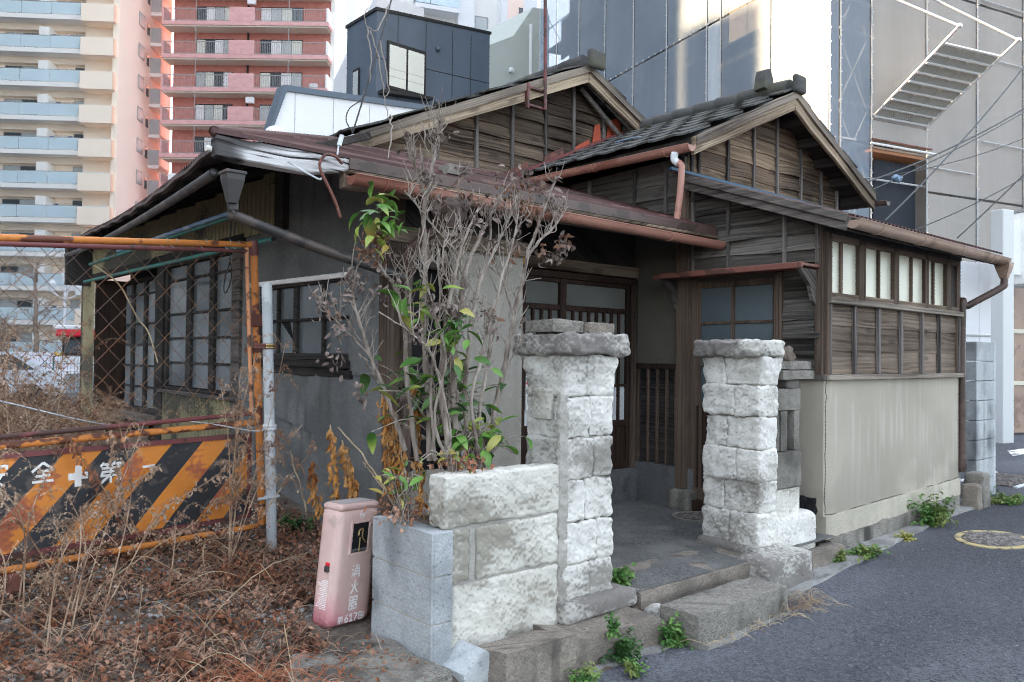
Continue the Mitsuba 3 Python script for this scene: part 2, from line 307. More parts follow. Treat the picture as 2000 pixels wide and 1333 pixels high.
# ---------------------------------------------------------------- ground
R = np.random.default_rng(7)
def sst(a, b, x): t = np.clip((x - a) / (b - a), 0, 1); return t * t * (3 - 2 * t)
def road_z(x): return .11 * sst(3.0, 8.5, np.asarray(x, float))
gx = np.array([-300, -60, -10, 0, 2, 3, 3.5, 4, 4.5, 5, 5.5, 6, 6.5, 7, 7.5, 8, 8.5, 9, 20, 60, 400.]); gy = np.array([-300, -40, 0, 6, 20, 60, 400.])
A_, B_ = np.meshgrid(gx, gy, indexing='ij'); i, j = np.meshgrid(np.arange(len(gx) - 1), np.arange(len(gy) - 1), indexing='ij'); k = len(gy); a = (i * k + j).ravel()
q = np.stack([a, a + k, a + k + 1, a + 1], 1)
solo('road', trimesh.Trimesh(np.stack([A_.ravel(), B_.ravel(), road_z(A_.ravel())], 1), np.vstack([q[:, [0, 1, 2]], q[:, [0, 2, 3]]]), process=False), 'asphalt', kind='structure')
def lot_z(x, y):
    x, y = np.asarray(x, float), np.asarray(y, float)
    z = .11 + .133 * np.clip(y - 3.3, 0, 2.6)
    z = z * sst(2.50, 2.85, y) - .03 * (1 - sst(2.50, 2.85, y))
    return z + .045 * (meshkit.fbm(np.stack([x * 2.2, y * 2.2, x * 0], -1), 4, 3) - .5) + .015 * (meshkit.noise(np.stack([x * 17, y * 17, x * 0], -1), 4) - .5)
def lotfn(u, v):
    x = -9 + 11.9 * u ** .6; y = 2.45 + 26 * v ** 2.2; return x, y, lot_z(x, y)
solo('lot_soil', grid(lotfn, 150, 150), 'soil', kind='structure', smooth=True)
# concrete strip along the foot of the wall, broken pieces
pts = [(2.2, 2.60), (3.4, 2.60), (3.45, 2.44), (4.3, 2.46), (4.45, 2.62), (5.3, 2.68), (6.4, 2.76), (7.4, 2.82), (8.6, 2.85), (8.9, 3.1), (2.2, 3.1)]
st = prism(pts, 'z', -.05, 0.0); st = st.subdivide_to_size(.12) if hasattr(st, 'subdivide_to_size') else st
v = st.vertices; v[:, 2] += road_z(v[:, 0]) + .018 + .02 * (meshkit.noise(v * np.array([9, 9, 0]), 2) - .5) * (v[:, 2] > -.01); edge = (v[:, 1] < 2.95); v[:, 1] += edge * .05 * (meshkit.noise(v * 8, 5) - .5)
solo('gutter_strip', st, 'strip_concrete', kind='structure')
# porch floor
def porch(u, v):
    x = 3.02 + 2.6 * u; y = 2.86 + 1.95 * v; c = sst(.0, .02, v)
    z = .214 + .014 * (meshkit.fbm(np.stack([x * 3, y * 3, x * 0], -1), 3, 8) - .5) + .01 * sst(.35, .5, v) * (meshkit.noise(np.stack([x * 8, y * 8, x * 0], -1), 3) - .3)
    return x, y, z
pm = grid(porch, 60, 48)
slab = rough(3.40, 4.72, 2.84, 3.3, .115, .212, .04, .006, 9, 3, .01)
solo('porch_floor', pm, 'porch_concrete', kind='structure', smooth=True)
k = thing('doorstep_slab', 'long grey concrete slab edge across the gateway between the two stone pillars', 'slab'); put('edge', slab, 'cement_brown', k, smooth=40)
solo('soil_fill', rough(3.35, 4.75, 2.86, 3.4, -.05, .125, .05, .05, 8, 4, .03), 'soil', kind='structure')
solo('kerb_step', rough(3.42, 4.29, 2.475, 2.735, -.04, .178, .035, .007, 8, 11, .014), 'cement', 'loose worn concrete step block lying on the asphalt in front of the gateway', 'step', smooth=40)
solo('rubble_stone', rough(3.42, 3.55, 2.73, 2.86, .02, .15, .03, .03, 9, 21, .05), 'stone_cap', 'small round grey stone stuck in the hole under the gateway slab', 'stone', smooth=True)
# foundation under the left pillar and stone wall
k = thing('wall_footing', 'cracked brown rendered concrete footing under the left gate pillar and stone wall', 'footing')
cp = [(2.60, -.05), (2.60, .222), (2.72, .20), (2.93, .15), (2.93, -.05)]
m = prism(cp, 'x', 2.23, 2.66).subdivide_to_size(.04); put('kerb', wob(m, .007, 9, 3), 'cement_brown', k, smooth=35)
m = prism([(2.66, -.05), (3.44, -.05), (3.42, .06), (3.37, .12), (3.28, .165), (3.1, .155), (2.8, .15), (2.66, .18)], 'y', 2.645, 2.92).subdivide_to_size(.04); put('block', wob(m, .008, 8, 5), 'cement_brown', k, smooth=35)
m = prism([(2.10, -.06), (2.24, -.06), (2.24, .19), (2.21, .215), (2.14, .15), (2.10, .13)], 'y', 2.72, 2.93).subdivide_to_size(.04); put('broken_end', wob(m, .012, 7, 8), 'cement_blue', k, smooth=35)
# slab on the soil, lower left
m = prism([(1.47, 3.10), (1.59, 3.33), (2.02, 3.26), (2.03, 2.72), (1.62, 2.60), (1.45, 2.78)], 'z', -.05, .165).subdivide_to_size(.05)
solo('paving_slab', wob(m, .012, 7, 4), 'cement', 'low mossy concrete slab in the dead leaves at the lower left of the block planter', 'slab', smooth=35)
# manhole with painted yellow ring
c0 = np.array([7.02, 2.29]); zz = float(road_z(7.0))
def disc(r0, r1, z0, z1, n=48):
    g = np.linspace(0, 2 * np.pi, n, endpoint=False); o = Polygon([(c0[0] + r1 * math.cos(t), c0[1] + .8 * r1 * math.sin(t)) for t in g])
    if r0: o = o.difference(Polygon([(c0[0] + r0 * math.cos(t), c0[1] + .8 * r0 * math.sin(t)) for t in g]))
    return prism(o, 'z', z0, z1)
k = thing('manhole_cover', 'round iron manhole cover in the street with a worn yellow painted ring', 'manhole cover')
rz = lambda x: float(road_z(x))
def onroad(m): m = m.subdivide_to_size(.06); m.vertices[:, 2] += road_z(m.vertices[:, 0]); return m
M('yellow_paint', proc(lambda p, n, uv: mix((.44, .36, .19), (.10, .10, .105), .85 * smoothstep(.5, .62, fbm(p.x * 14, p.y * 14, 0, 3)))), .7)
M('cast_iron', proc(lambda p, n, uv: mix((.07, .062, .06), (.19, .17, .16), smoothstep(.4, .6, noise(p.x * 40 + p.y * 30, p.y * 40 - p.x * 30)))), .5, .5)
put('ring', onroad(disc(.272, .33, -.01, .007)), 'yellow_paint', k)
put('lid', onroad(disc(0, .262, -.01, .009)), 'cast_iron', k)
ribs = []
for t in np.linspace(-.215, .215, 11):
    L = math.sqrt(max(.25 ** 2 - t * t, 0)) - .02; ribs.append(cbox(c0[0] - L, c0[0] + L, c0[1] + .8 * t - .006, c0[1] + .8 * t + .006, .007, .014, .002))
put('ribs', onroad(trimesh.util.concatenate(ribs)), 'cast_iron', k)
k = thing('porch_drain', 'small round iron drain cover sunk in the porch floor behind the right gate pillar', 'drain cover')
g = np.linspace(0, 2 * np.pi, 32, endpoint=False)
put('lid', prism([(5.33 + .17 * math.cos(t), 3.87 + .17 * math.sin(t)) for t in g], 'z', .2, .226), 'cast_iron', k)
put('rim', prism(Polygon([(5.33 + .21 * math.cos(t), 3.87 + .21 * math.sin(t)) for t in g]).difference(Polygon([(5.33 + .18 * math.cos(t), 3.87 + .18 * math.sin(t)) for t in g])), 'z', .2, .231), 'cement', k)
# street drain grating at the right
k = thing('drain_grating', 'rusty steel drain grating across the side alley at the right edge', 'grating')
for t in range(12): put('bar', cbox(9.95 + .09 * t, 9.985 + .09 * t, 3.05, 3.55, .10, .128, .003), 'cast_iron', k)
put('frame', [cbox(9.9, 11.05, 3.0, 3.04, .10, .130, .003), cbox(9.9, 11.05, 3.56, 3.60, .10, .130, .003)], 'galvanised', k)
M('road_paint', proc(lambda p, n, uv: mix((.62, .62, .60), (.12, .12, .125), .8 * smoothstep(.52, .64, fbm(p.x * 8, p.y * 8, 0, 3)))), .7)
solo('road_marking', prism([(13.2, 4.05), (13.9, 4.35), (19, 4.0), (19, 3.7)], 'z', .112, .115), 'road_paint', 'white painted line across the mouth of the side alley', 'road marking')

# ---------------------------------------------------------------- gate pillars, stone wall, planter
def flare(*a):
    m = rough(*a); c_ = np.array([3.05, 3.05]) if a[0] < 4 else np.array([4.77, 3.12]); v = m.vertices; f_ = 1 + .13 * sst(1.33, 1.50, v[:, 2]) + .05 * (meshkit.noise(v * np.array([2, 2, 5.]), 8) - .5); v[:, :2] = c_ + (v[:, :2] - c_) * f_[:, None]; return m
k = thing('gate_pillar', 'left gate pillar of rough white stone beside the stone wall with loose slabs on top', 'gate pillar')
zs = [.245, .43, .645, .86, 1.075, 1.29, 1.51]; sp = [.52, .66, .42, .6, .5, .42]
for i in range(6):
    xm = 2.86 + .38 * sp[i]; e = .014
    for x0, x1 in ((2.862, xm - .0015), (xm + .0015, 3.235)):
        put('stone', flare(x0, x1, 2.905, 3.20, zs[i] + .0015, zs[i + 1] - .0015, e, .013, 9, 31 + i * 2 + int(x0 > 2.9), .012, .5, .7), 'stone_white', k, smooth=50)
put('core', box(2.89, 3.2, 2.94, 3.17, .2, 1.5), 'mortar', k)
put('cap', rough(2.80, 3.30, 2.845, 3.25, 1.508, 1.618, .014, .018, 9, 51, .02, .5, .7), 'stone_cap', k, smooth=50, label='lichen dark overhanging capstone')
put('base', rough(2.825, 3.385, 2.84, 3.24, .145, .25, .025, .014, 8, 52, .03), 'stone_cap', k, smooth=50)
m = tube(curve([(2.868, 3.02, 1.335), (2.866, 2.95, 1.34), (2.866, 2.906, 1.28), (2.864, 2.906, .9), (2.862, 2.904, .2)], 14), .021, 8); m.vertices += (np.stack([meshkit.noise(m.vertices * 16, 4 + q_) for q_ in range(3)], 1) - .5) * .02
put('mortar_fillet', rough(2.826, 2.888, 2.8985, 2.925, .20, 1.30, .012, .011, 14, 33, .004, .7, .4), 'mortar', k, smooth=40)
put('old_socket', rough(2.835, 2.868, 2.98, 3.12, 1.17, 1.33, .02, .006, 14, 5, .02), 'stone_wall', k, smooth=40)
solo('loose_slab', rough(2.80, 3.03, 2.93, 3.15, 1.622, 1.69, .03, .008, 9, 61, .01), 'cement', 'dark broken concrete slab on top of the left gate pillar, left of the brown one', 'slab', smooth=40)
solo('loose_slab', rough(3.035, 3.235, 2.90, 3.12, 1.622, 1.682, .03, .008, 9, 62, .01), 'cement_brown', 'brown flat concrete slab on top of the left gate pillar, right of the dark one', 'slab', smooth=40)
k = thing('stone_wall', 'low weathered white stone wall running left from the left gate pillar', 'wall')
for j_, (x0, x1, z0, z1) in enumerate([(2.12, 2.835, .716, .95), (2.15, 2.262, .462, .704), (2.30, 2.832, .462, .704), (2.165, 2.832, .11, .452)]):
    put('stone', rough(x0, x1, 2.905, 3.03 + .01 * (j_ % 2), z0, z1, .014, .009, 9, 71 + j_, .012, .6, .6), 'stone_wall', k, smooth=50)
put('mortar_bed', box(2.155, 2.83, 2.915, 3.0, .1, .72), 'mortar', k)
put('mortar_joint', rough(2.262, 2.298, 2.908, 2.95, .46, .70, .02, .004, 12, 9, .006), 'mortar', k)
k = thing('block_planter', 'grey concrete block end wall of the planter beside the pink box', 'planter')
for z0, z1 in ((-.1, .098), (.104, .306), (.312, .514), (.520, .712)):
    put('block', rough(2.035, 2.135, 2.885, 3.385, z0, z1, .05, .003, 10, int(z1 * 100), .006), 'cmu', k, smooth=40)
put('mortar', box(2.039, 2.131, 2.888, 3.37, -.1, .705), 'mortar', k)
put('end_pilaster', [cbox(2.05, 2.150, 2.882, 2.93, z0, z1, .003) for z0, z1 in ((-.1, .098), (.104, .306), (.312, .514), (.520, .711))], 'cmu', k)
def psoil(u, v):
    x = 2.13 + .72 * u; y = 3.0 + 1.2 * v; z = .665 - .35 * sst(.35, 1, v) + .05 * (meshkit.fbm(np.stack([x * 9, y * 9, x * 0], -1), 3, 5) - .5); return x, y, z
solo('planter_soil', grid(psoil, 24, 30), 'soil', kind='structure', smooth=True)

k = thing('gate_pillar', 'right gate pillar of rough white stone with a wide lichen covered cap', 'gate pillar')
zs = [.25, .47, .68, .895, 1.11, 1.32, 1.515]; sp = [.5, .62, .38, .58, .42, .6]
for i in range(6):
    ym = 2.9 + .45 * sp[i]
    for y0, y1 in ((2.905, ym - .0015), (ym + .0015, 3.345)):
        put('stone', flare(4.645 + .02 * (i % 2), 4.88, y0, y1, zs[i] + .0015, zs[i + 1] - .0015, .014, .013, 9, 131 + i * 2 + int(y0 > 2.95), .012, .5, .7), 'stone_white', k, smooth=50)
put('core', box(4.69, 4.86, 2.93, 3.32, .2, 1.5), 'mortar', k)
put('cap', rough(4.575, 4.905, 2.86, 3.385, 1.51, 1.617, .014, .018, 9, 151, .02, .5, .7), 'stone_cap', k, smooth=50)
put('base', rough(4.62, 4.93, 2.86, 3.38, .19, .262, .03, .018, 8, 152, .03), 'stone_cap', k, smooth=50)
k = thing('lattice_wing_wall', 'short slotted concrete block wing wall between the right pillar and the house', 'wall')
for j_, (x0, x1, z0, z1) in enumerate([(4.885, 5.27, 1.14, 1.29), (4.90, 4.99, .86, 1.136), (5.01, 5.09, .86, 1.136), (5.18, 5.255, .86, 1.136), (4.885, 5.28, .60, .855), (4.89, 5.26, .40, .595)]):
    put('block', rough(x0, x1, 2.955, 3.06, z0, z1, .03, .004, 14, 171 + j_, .006), 'stone_wall' if j_ == 5 else 'cement', k, smooth=40)
put('back_plate', box(4.9, 5.26, 3.04, 3.058, .8, 1.14), 'cmu', k)
put('rendered_foot', rough(4.87, 5.42, 2.90, 3.12, .10, .42, .04, .025, 7, 181, .04), 'stone_white', k, smooth=50)
m = rough(4.94, 5.36, 2.90, 3.09, 1.355, 1.42, .03, .006, 9, 191, .008); solo('loose_slab', m, 'cement', 'lower of two tilted concrete slabs balanced on the wing wall beside the right pillar', 'slab', smooth=40)
m = rough(4.93, 5.34, 2.91, 3.08, 1.424, 1.485, .03, .006, 9, 192, .008); solo('loose_slab', m, 'cement', 'upper of two tilted concrete slabs on the wing wall, with a clod of moss on it', 'slab', smooth=40)
solo('prop_stone', rough(5.10, 5.26, 2.96, 3.06, 1.288, 1.357, .03, .02, 9, 195, .02), 'stone_cap', 'dark stone wedged under the tilted slabs on the wing wall', 'stone', smooth=True)
solo('moss_clod', rough(4.92, 5.14, 2.93, 3.07, 1.48, 1.58, .02, .05, 14, 199, .05), 'soil', 'dark clod of moss and earth on the stacked slabs by the right pillar', 'moss', smooth=True)
solo('kerb_block', rough(4.45, 5.0, 2.70, 2.95, -.05, .235, .04, .02, 7, 201, .03), 'stone_cap', 'broken kerb block under the right gate pillar at the end of the gateway slab', 'kerb', smooth=50)
solo('kerb_block', rough(4.98, 5.62, 2.79, 2.93, -.05, .165, .04, .016, 7, 202, .02), 'cement_brown', 'low brown kerb between the right pillar and the street corner of the house', 'kerb', smooth=50)

# ---------------------------------------------------------------- the house
H = thing('wooden_house', 'derelict low wooden house with grey board walls, tiled gables and rusty gutters', 'house')
def pb(ax, p0, p1, a0, a1, z0, z1, b=.003):
    return cbox(p0, p1, a0, a1, z0, z1, b) if ax == 'x' else cbox(a0, a1, p0, p1, z0, z1, b)
def lap(ax, pl, sg, a0, a1, z0, z1, seed, warp=.006, curl=.012, lim=None, n=10, t=.026):
    """a weatherboard on the plane ax = pl, its face towards sg; lower edge proud and warped"""
    r = np.random.default_rng(seed); s = np.linspace(a0, a1, n); q = np.stack([s * 2.7, s * 0 + seed, s * 0], 1); w = (meshkit.fbm(q * 1.7, 3, seed) - .5) * 2 * warp; c = np.maximum(0, meshkit.noise(q, seed + 4) - .45) * 2 * curl
    V = []
    for k in range(n):
        for d, z in ((0, z0 + w[k]), (t + c[k], z0 + w[k]), (t * .45, z1 + .014), (0, z1 + .014)):
            u = s[k]
            if lim: lo, hi = lim(z); u = min(max(u, lo), hi)
            V.append((pl + sg * d, u, z) if ax == 'x' else (u, pl + sg * d, z))
    F = []
    for k in range(n - 1):
        for e in range(4): a, b = k * 4 + e, k * 4 + (e + 1) % 4; F += [(a, b, b + 4), (a, b + 4, a + 4)]
    F += [(0, 2, 1), (0, 3, 2)]; e = (n - 1) * 4; F += [(e, e + 1, e + 2), (e, e + 2, e + 3)]
    F = np.array(F); 
    if (ax == 'y') == (sg < 0): F = F[:, ::-1]
    return trimesh.Trimesh(np.array(V), F, process=False)
# --- left side: rendered wall with window
LW = put('left_wall', prism(Polygon([(4.26, .1), (6.6, .1), (6.6, 2.46), (5.76, 2.46), (5.76, 2.93), (5.2, 2.86), (4.26, 2.56)]).difference(sbox(4.715, 1.37, 6.2, 2.03)), 'x', 2.65, 2.76), 'stucco_grey', H)
put('plaster_layer', prism([(5.15, .93), (6.55, 1.12), (6.55, 1.335), (5.15, 1.355)], 'x', 2.625, 2.652), 'stucco_grey', LW)
put('plaster_layer', wob(prism([(4.26, .15), (5.18, .15), (5.16, 1.352), (4.7, 1.353), (4.7, 1.33), (4.26, 1.30)], 'x', 2.618, 2.653).subdivide_to_size(.1), .004, 5, 4), 'stucco_grey', LW)
put('plaster_layer', prism([(4.30, 1.36), (4.72, 1.36), (4.72, 1.37), (4.715, 2.03), (4.6, 2.55), (4.30, 2.5)], 'x', 2.636, 2.653), 'stucco_grey', LW)
W = put('left_window', parts='frame', m='wood_black', parent=H, mesh=[pb('x', 2.655, 2.72, 4.715, 6.2, 2.0, 2.04), pb('x', 2.655, 2.72, 4.715, 6.2, 1.455, 1.50), pb('x', 2.655, 2.72, 4.715, 4.745, 1.5, 2.0), pb('x', 2.655, 2.72, 6.17, 6.2, 1.5, 2.0)])
for y0, y1 in ((4.745, 5.135), (5.17, 5.565), (5.62, 5.885), (5.915, 6.17)):
    for z0, z1 in ((1.50, 1.737), (1.757, 2.0)): put('pane', pb('x', 2.69, 2.694, y0, y1, z0, z1, .0005), 'glass_hall_b' if (int(y0 * 10) + int(z0 * 3)) % 2 else 'glass_hall', W)
for y in (5.152, 5.592, 5.90): put('stile', pb('x', 2.665, 2.71, y - (.017 if y != 5.592 else .03), y + (.017 if y != 5.592 else .03), 1.5, 2.0), 'wood_black', W)
put('rail', pb('x', 2.668, 2.706, 4.745, 6.17, 1.736, 1.758), 'wood_black', W)
put('glass_shard', prism([(5.66, 1.6), (5.86, 1.735), (5.72, 1.735)], 'x', 2.684, 2.688), 'interior_dark', W)
put('lintel_board', beam((2.635, 4.70, 2.028), (2.635, 6.35, 2.05), .03, .035), 'faded_white', W, label='peeling white board over the left window')
put('sill_board', wob(pb('x', 2.60, 2.66, 4.69, 6.3, 1.40, 1.455).subdivide_to_size(.1), .006, 6, 3), 'wood_black', W)
put('sill_board', wob(beam((2.628, 4.67, 1.362), (2.628, 6.3, 1.395), .03, .062).subdivide_to_size(.1), .01, 6, 6), 'wood_black', W)
# --- left side: veranda glazing
put('lintel', pb('x', 2.63, 2.70, 6.5, 11.95, 2.40, 2.50), 'wood_black', H)
def siding(y0, y1, z0f, z1f, x=2.65, pitch=.088, d=.012):
    ys = [y0]; xs = [x]; y = y0
    while y < y1:
        for dy, xx in ((.0, x), (pitch * .82, x), (pitch * .86, x + d), (pitch * .96, x + d), (pitch, x)):
            ys.append(min(y + dy, y1)); xs.append(xx)
        y += pitch
    ys, xs = np.array(ys), np.array(xs); n = len(ys)
    v = np.vstack([np.stack([xs, ys, [z0f(t) for t in ys]], 1), np.stack([xs, ys, [z1f(t) for t in ys]], 1)]); a = np.arange(n - 1)
    return trimesh.Trimesh(v, np.vstack([np.stack([a, a + n, a + n + 1], 1), np.stack([a, a + n + 1, a + 1], 1)]), process=False)
put('upper_siding', siding(5.84, 11.95, lambda y: 2.46 if y < 6.6 else 2.48, lambda y: 3.0, 2.635), 'yellow_siding', H)
put('lower_siding', siding(6.62, 8.62, lambda y: .35, lambda y: 1.10, 2.63), 'yellow_siding', H)
put('end_siding', siding(11.3, 11.95, lambda y: .3, lambda y: 2.42, 2.62), 'yellow_siding', H)
put('side_post', pb('x', 2.60, 2.70, 5.69, 5.84, 2.44, 2.98), 'wood_black', H)
put('side_post', pb('x', 2.62, 2.76, 6.55, 6.72, .2, 2.42), 'wood_trim_y', H)
put('side_post', pb('x', 2.62, 3.0, 8.55, 8.75, .2, 2.42), 'wood_black', H)
put('side_post', pb('x', 2.62, 2.74, 11.9, 12.0, .2, 2.75), 'wood_black', H)
put('recess_wall', pb('y', 11.3, 11.36, 2.64, 3.2, .2, 2.42), 'wood_dark', H)
put('recess_wall', pb('x', 3.0, 3.05, 8.7, 11.3, .1, 2.42), 'interior_dark', H)
def sliding(name, x, y0, y1, z0, z1, cols, rows, sides):
    w = put(name, [pb('x', x - .02, x + .05, y0, y1, z1 - .04, z1), pb('x', x - .02, x + .06, y0, y1, z0, z0 + .05)], 'wood_black', H, parts='frame')
    for i, (a, b) in enumerate(cols):
        zz = np.linspace(z0 + .05, z1 - .04, rows + 1); zz[-2] = z1 - .04 - .6 * (zz[-1] - zz[-2])
        for r in range(rows): put('pane', pb('x', x + .015, x + .02, a, b, zz[r] + .01, zz[r + 1] - .01, .0005), ('glass_hall', 'glass_hall_b', 'glass_hall_c', 'glass_hall')[(i * 7 + r * 3 + int(a * 10)) % 4], w)
        for r in range(1, rows): put('rail', pb('x', x - .006, x + .03, a, b, zz[r] - .011, zz[r] + .011), 'wood_black', w)
    for a, b in sides: put('stile', pb('x', x - .015, x + .045, a, b, z0 + .04, z1 - .03), 'wood_black', w)
    return w
w = sliding('veranda_window', 2.66, 6.72, 8.6, 1.10, 2.40, [(6.78, 7.19), (7.31, 7.79), (7.92, 8.48)], 5, [(6.72, 6.78), (7.19, 7.31), (7.79, 7.92), (8.48, 8.56)])
put('sill', pb('x', 2.60, 2.70, 6.6, 8.65, 1.085, 1.115), 'wood_trim_y', w)
w = sliding('veranda_window', 2.95, 8.95, 11.2, .76, 2.40, [(9.0, 9.2), (9.3, 9.72), (9.86, 10.2), (10.3, 10.72), (10.82, 11.15)], 6, [(9.2, 9.3), (9.72, 9.86), (10.2, 10.3), (10.72, 10.82)])
put('sill', pb('x', 2.85, 3.0, 8.75, 11.3, .66, .75), 'wood_trim_y', w)
put('crawl_void', pb('x', 3.02, 3.06, 8.7, 11.3, .1, .7), 'interior_dark', H)
for y in (9.1, 10.2, 11.2): put('floor_prop', pb('x', 2.9, 2.98, y - .04, y + .04, .2, .68), 'wood_trim_y', H)
# --- corner and front wall of the left wing
put('corner_post', pb('x', 2.62, 2.74, 4.215, 4.32, .2, 2.6), 'wood_post', H)
FW = put('front_wall', prism(Polygon([(2.68, .1), (3.75, .1), (3.75, 2.25), (2.68, 2.25)]).difference(sbox(2.76, .75, 3.11, 2.06)).difference(sbox(2.76, 2.10, 3.11, 2.2)), 'y', 4.24, 4.30), 'stucco_porch', H)
put('upper_front_wall', box(2.68, 3.75, 4.25, 4.30, 2.25, 2.7), 'wood_black', H)  # plaster wall; the black wood colour stands in for eave shade
put('dark_opening', box(2.74, 3.13, 4.33, 4.35, .3, 2.3), 'interior_dark', H)
put('opening_frame', [box(2.755, 3.115, 4.23, 4.27, 2.06, 2.10), box(2.755, 2.785, 4.23, 4.29, .75, 2.06), box(3.085, 3.112, 4.23, 4.29, .75, 2.06)], 'wood_dark', H, parts='jamb')
for i in range(7): put('vent_slat', box(2.775 + .046 * i, 2.798 + .046 * i, 4.235, 4.26, 2.10, 2.195), 'wood_trim', H)
put('front_beam', pb('y', 4.20, 4.30, 2.62, 3.76, 2.20, 2.30), 'wood_street', H)
put('return_wall', pb('x', 3.69, 3.75, 4.301, 4.80, .1, 2.72), 'stucco_porch', H)
# --- entrance
EW = put('entrance_wall', box(3.75, 5.62, 4.80, 4.86, 2.30, 2.9), 'wood_black', H)  # stuccoed wall coloured as black wood to carry the gloom under the eave
put('entrance_beam', pb('y', 4.735, 4.83, 3.75, 5.6, 2.215, 2.31), 'wood_street', H)
put('entrance_beam', pb('y', 4.75, 4.83, 3.75, 5.6, 2.15, 2.205), 'wood_dark', H)
put('jamb', pb('y', 4.745, 4.85, 5.525, 5.598, .5, 2.15), 'wood_post', H)
put('jamb', pb('y', 4.745, 4.85, 4.13, 4.215, .5, 2.15), 'wood_dark', H)
put('nameplate', box(4.07, 4.21, 4.722, 4.735, 2.225, 2.335), 'yellow_plate', H, label='small yellow plate on the beam over the entrance')
put('threshold', rough(3.75, 5.60, 4.70, 4.9, .15, .5, .06, .008, 8, 5, .02), 'plinth_dark', H, smooth=40)
ED = put('entrance_door', [pb('y', 4.775, 4.82, 4.21, 5.53, 1.885, 1.93), pb('y', 4.775, 4.82, 4.21, 5.53, 2.115, 2.15), pb('y', 4.77, 4.82, 4.21, 5.53, .5, .56), pb('y', 4.775, 4.82, 4.21, 5.53, .885, .935), pb('y', 4.775, 4.82, 4.21, 5.53, 1.235, 1.255)], 'wood_dark', H, parts='rail')
for a, b in ((4.21, 4.25), (4.64, 4.71), (5.485, 5.53)): put('stile', pb('y', 4.765, 4.82, a, b, .5, 2.15), 'wood_dark', ED)
for a, b in ((4.25, 4.64), (4.71, 5.485)):
    put('transom_pane', box(a, b, 4.80, 4.805, 1.93, 2.115), 'glass_frosted_grey', ED)
    put('glass', box(a, b, 4.803, 4.808, 1.25, 1.89), 'glass_frosted_grey', ED)
    put('paper_pane', box(a, b, 4.80, 4.806, .93, 1.24), 'glass_paper', ED)
    put('kick_board', box(a, b, 4.79, 4.806, .55, .89), 'wood_dark', ED)
    n = int(round((b - a) / .098))
    for i in range(1, n): put('lattice_bar', pb('y', 4.775, 4.802, a + (b - a) * i / n - .011, a + (b - a) * i / n + .011, .93, 1.89), 'wood_dark', ED)
PO = solo('paper_notice', prism([(4.262, 1.06), (4.355, 1.06), (4.355, 1.46), (4.325, 1.49), (4.285, 1.48), (4.262, 1.42)], 'y', 4.768, 4.772), 'sign_white', 'white paper notice with red marks stuck on the lattice of the entrance door', 'notice')
put('red_stroke', [beam((4.275, 4.766, 1.27), (4.345, 4.766, 1.37), .003, .03), beam((4.27, 4.766, 1.42), (4.30, 4.766, 1.46), .003, .03)], 'red_print', PO)
# --- side wall of the porch and side door (plane x = 5.6)
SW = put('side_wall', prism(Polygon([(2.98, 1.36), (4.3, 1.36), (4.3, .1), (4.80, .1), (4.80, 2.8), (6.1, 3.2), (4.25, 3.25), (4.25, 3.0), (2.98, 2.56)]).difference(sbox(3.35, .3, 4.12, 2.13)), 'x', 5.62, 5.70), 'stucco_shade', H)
put('rail', pb('x', 5.575, 5.64, 4.28, 4.745, 1.395, 1.445), 'wood_dark', SW)
for i in range(9):
    z = .57 + i * .092; put('wainscot_board', lap('x', 5.62, -1, 4.28, 4.745, z, z + .09, 300 + i, .004, .012, n=8, t=.026), 'wood_black', SW)
for y in (4.30, 4.40, 4.505, 4.61, 4.72): put('wainscot_batten', pb('x', 5.578, 5.61, y - .012, y + .012, .56, 1.40), 'wood_post', SW)
put('plinth', rough(5.56, 5.70, 4.10, 4.80, .12, .56, .05, .006, 8, 6, .015), 'plinth_dark', SW, smooth=40)
put('plinth_foot', rough(5.47, 5.62, 4.08, 4.30, .2, .385, .03, .015, 9, 7, .03), 'cement', SW, smooth=40)
PP = put('porch_post', wob(pb('x', 5.545, 5.66, 4.15, 4.275, .385, 2.95).subdivide_to_size(.15), .005, 3, 4), 'wood_post', H)
put('porch_post', pb('x', 5.555, 5.66, 3.285, 3.345, .3, 2.17), 'wood_post', H)
put('porch_post', pb('x', 5.575, 5.66, 4.10, 4.148, .38, 2.17), 'wood_post', H)
SD = put('side_door', [pb('x', 5.60, 5.65, 3.345, 4.105, 2.085, 2.14), pb('x', 5.60, 5.65, 3.345, 4.105, .30, .40), pb('x', 5.60, 5.65, 3.345, 4.105, 1.09, 1.125)], 'wood_post', H, parts='frame')
for a, b in ((3.345, 3.385), (3.735, 3.765), (4.065, 4.105)): put('stile', pb('x', 5.602, 5.645, a, b, 1.10, 2.09), 'wood_post', SD)
for z in (1.44, 1.793): put('rail', pb('x', 5.604, 5.642, 3.385, 4.065, z - .012, z + .012), 'wood_post', SD)
for a, b in ((3.385, 3.735), (3.765, 4.065)):
    for z0, z1 in ((1.125, 1.43), (1.452, 1.781), (1.805, 2.085)): put('pane', box(5.622, 5.627, a, b, z0, z1), 'glass_frosted_blue', SD)
put('kick_panel', box(5.615, 5.64, 3.36, 4.09, .38, 1.10), 'wood_dark', SD)
for y in (3.55, 3.75, 3.95, 4.06): put('panel_bar', box(5.60, 5.62, y - .012, y + .012, .40, 1.09), 'wood_post', SD)
put('door_sill', wob(pb('x', 5.53, 5.68, 3.3, 4.15, .22, .31).subdivide_to_size(.1), .008, 7, 2), 'wood_dark', SD)
AW = put('awning', beam((5.46, 2.975, 2.187), (5.46, 4.32, 2.187), .30, .022), 'rust_red', H, label='thin rusty red awning over the side door')
put('edge', beam((5.31, 2.97, 2.18), (5.31, 4.325, 2.18), .02, .045), 'rust_red', AW)
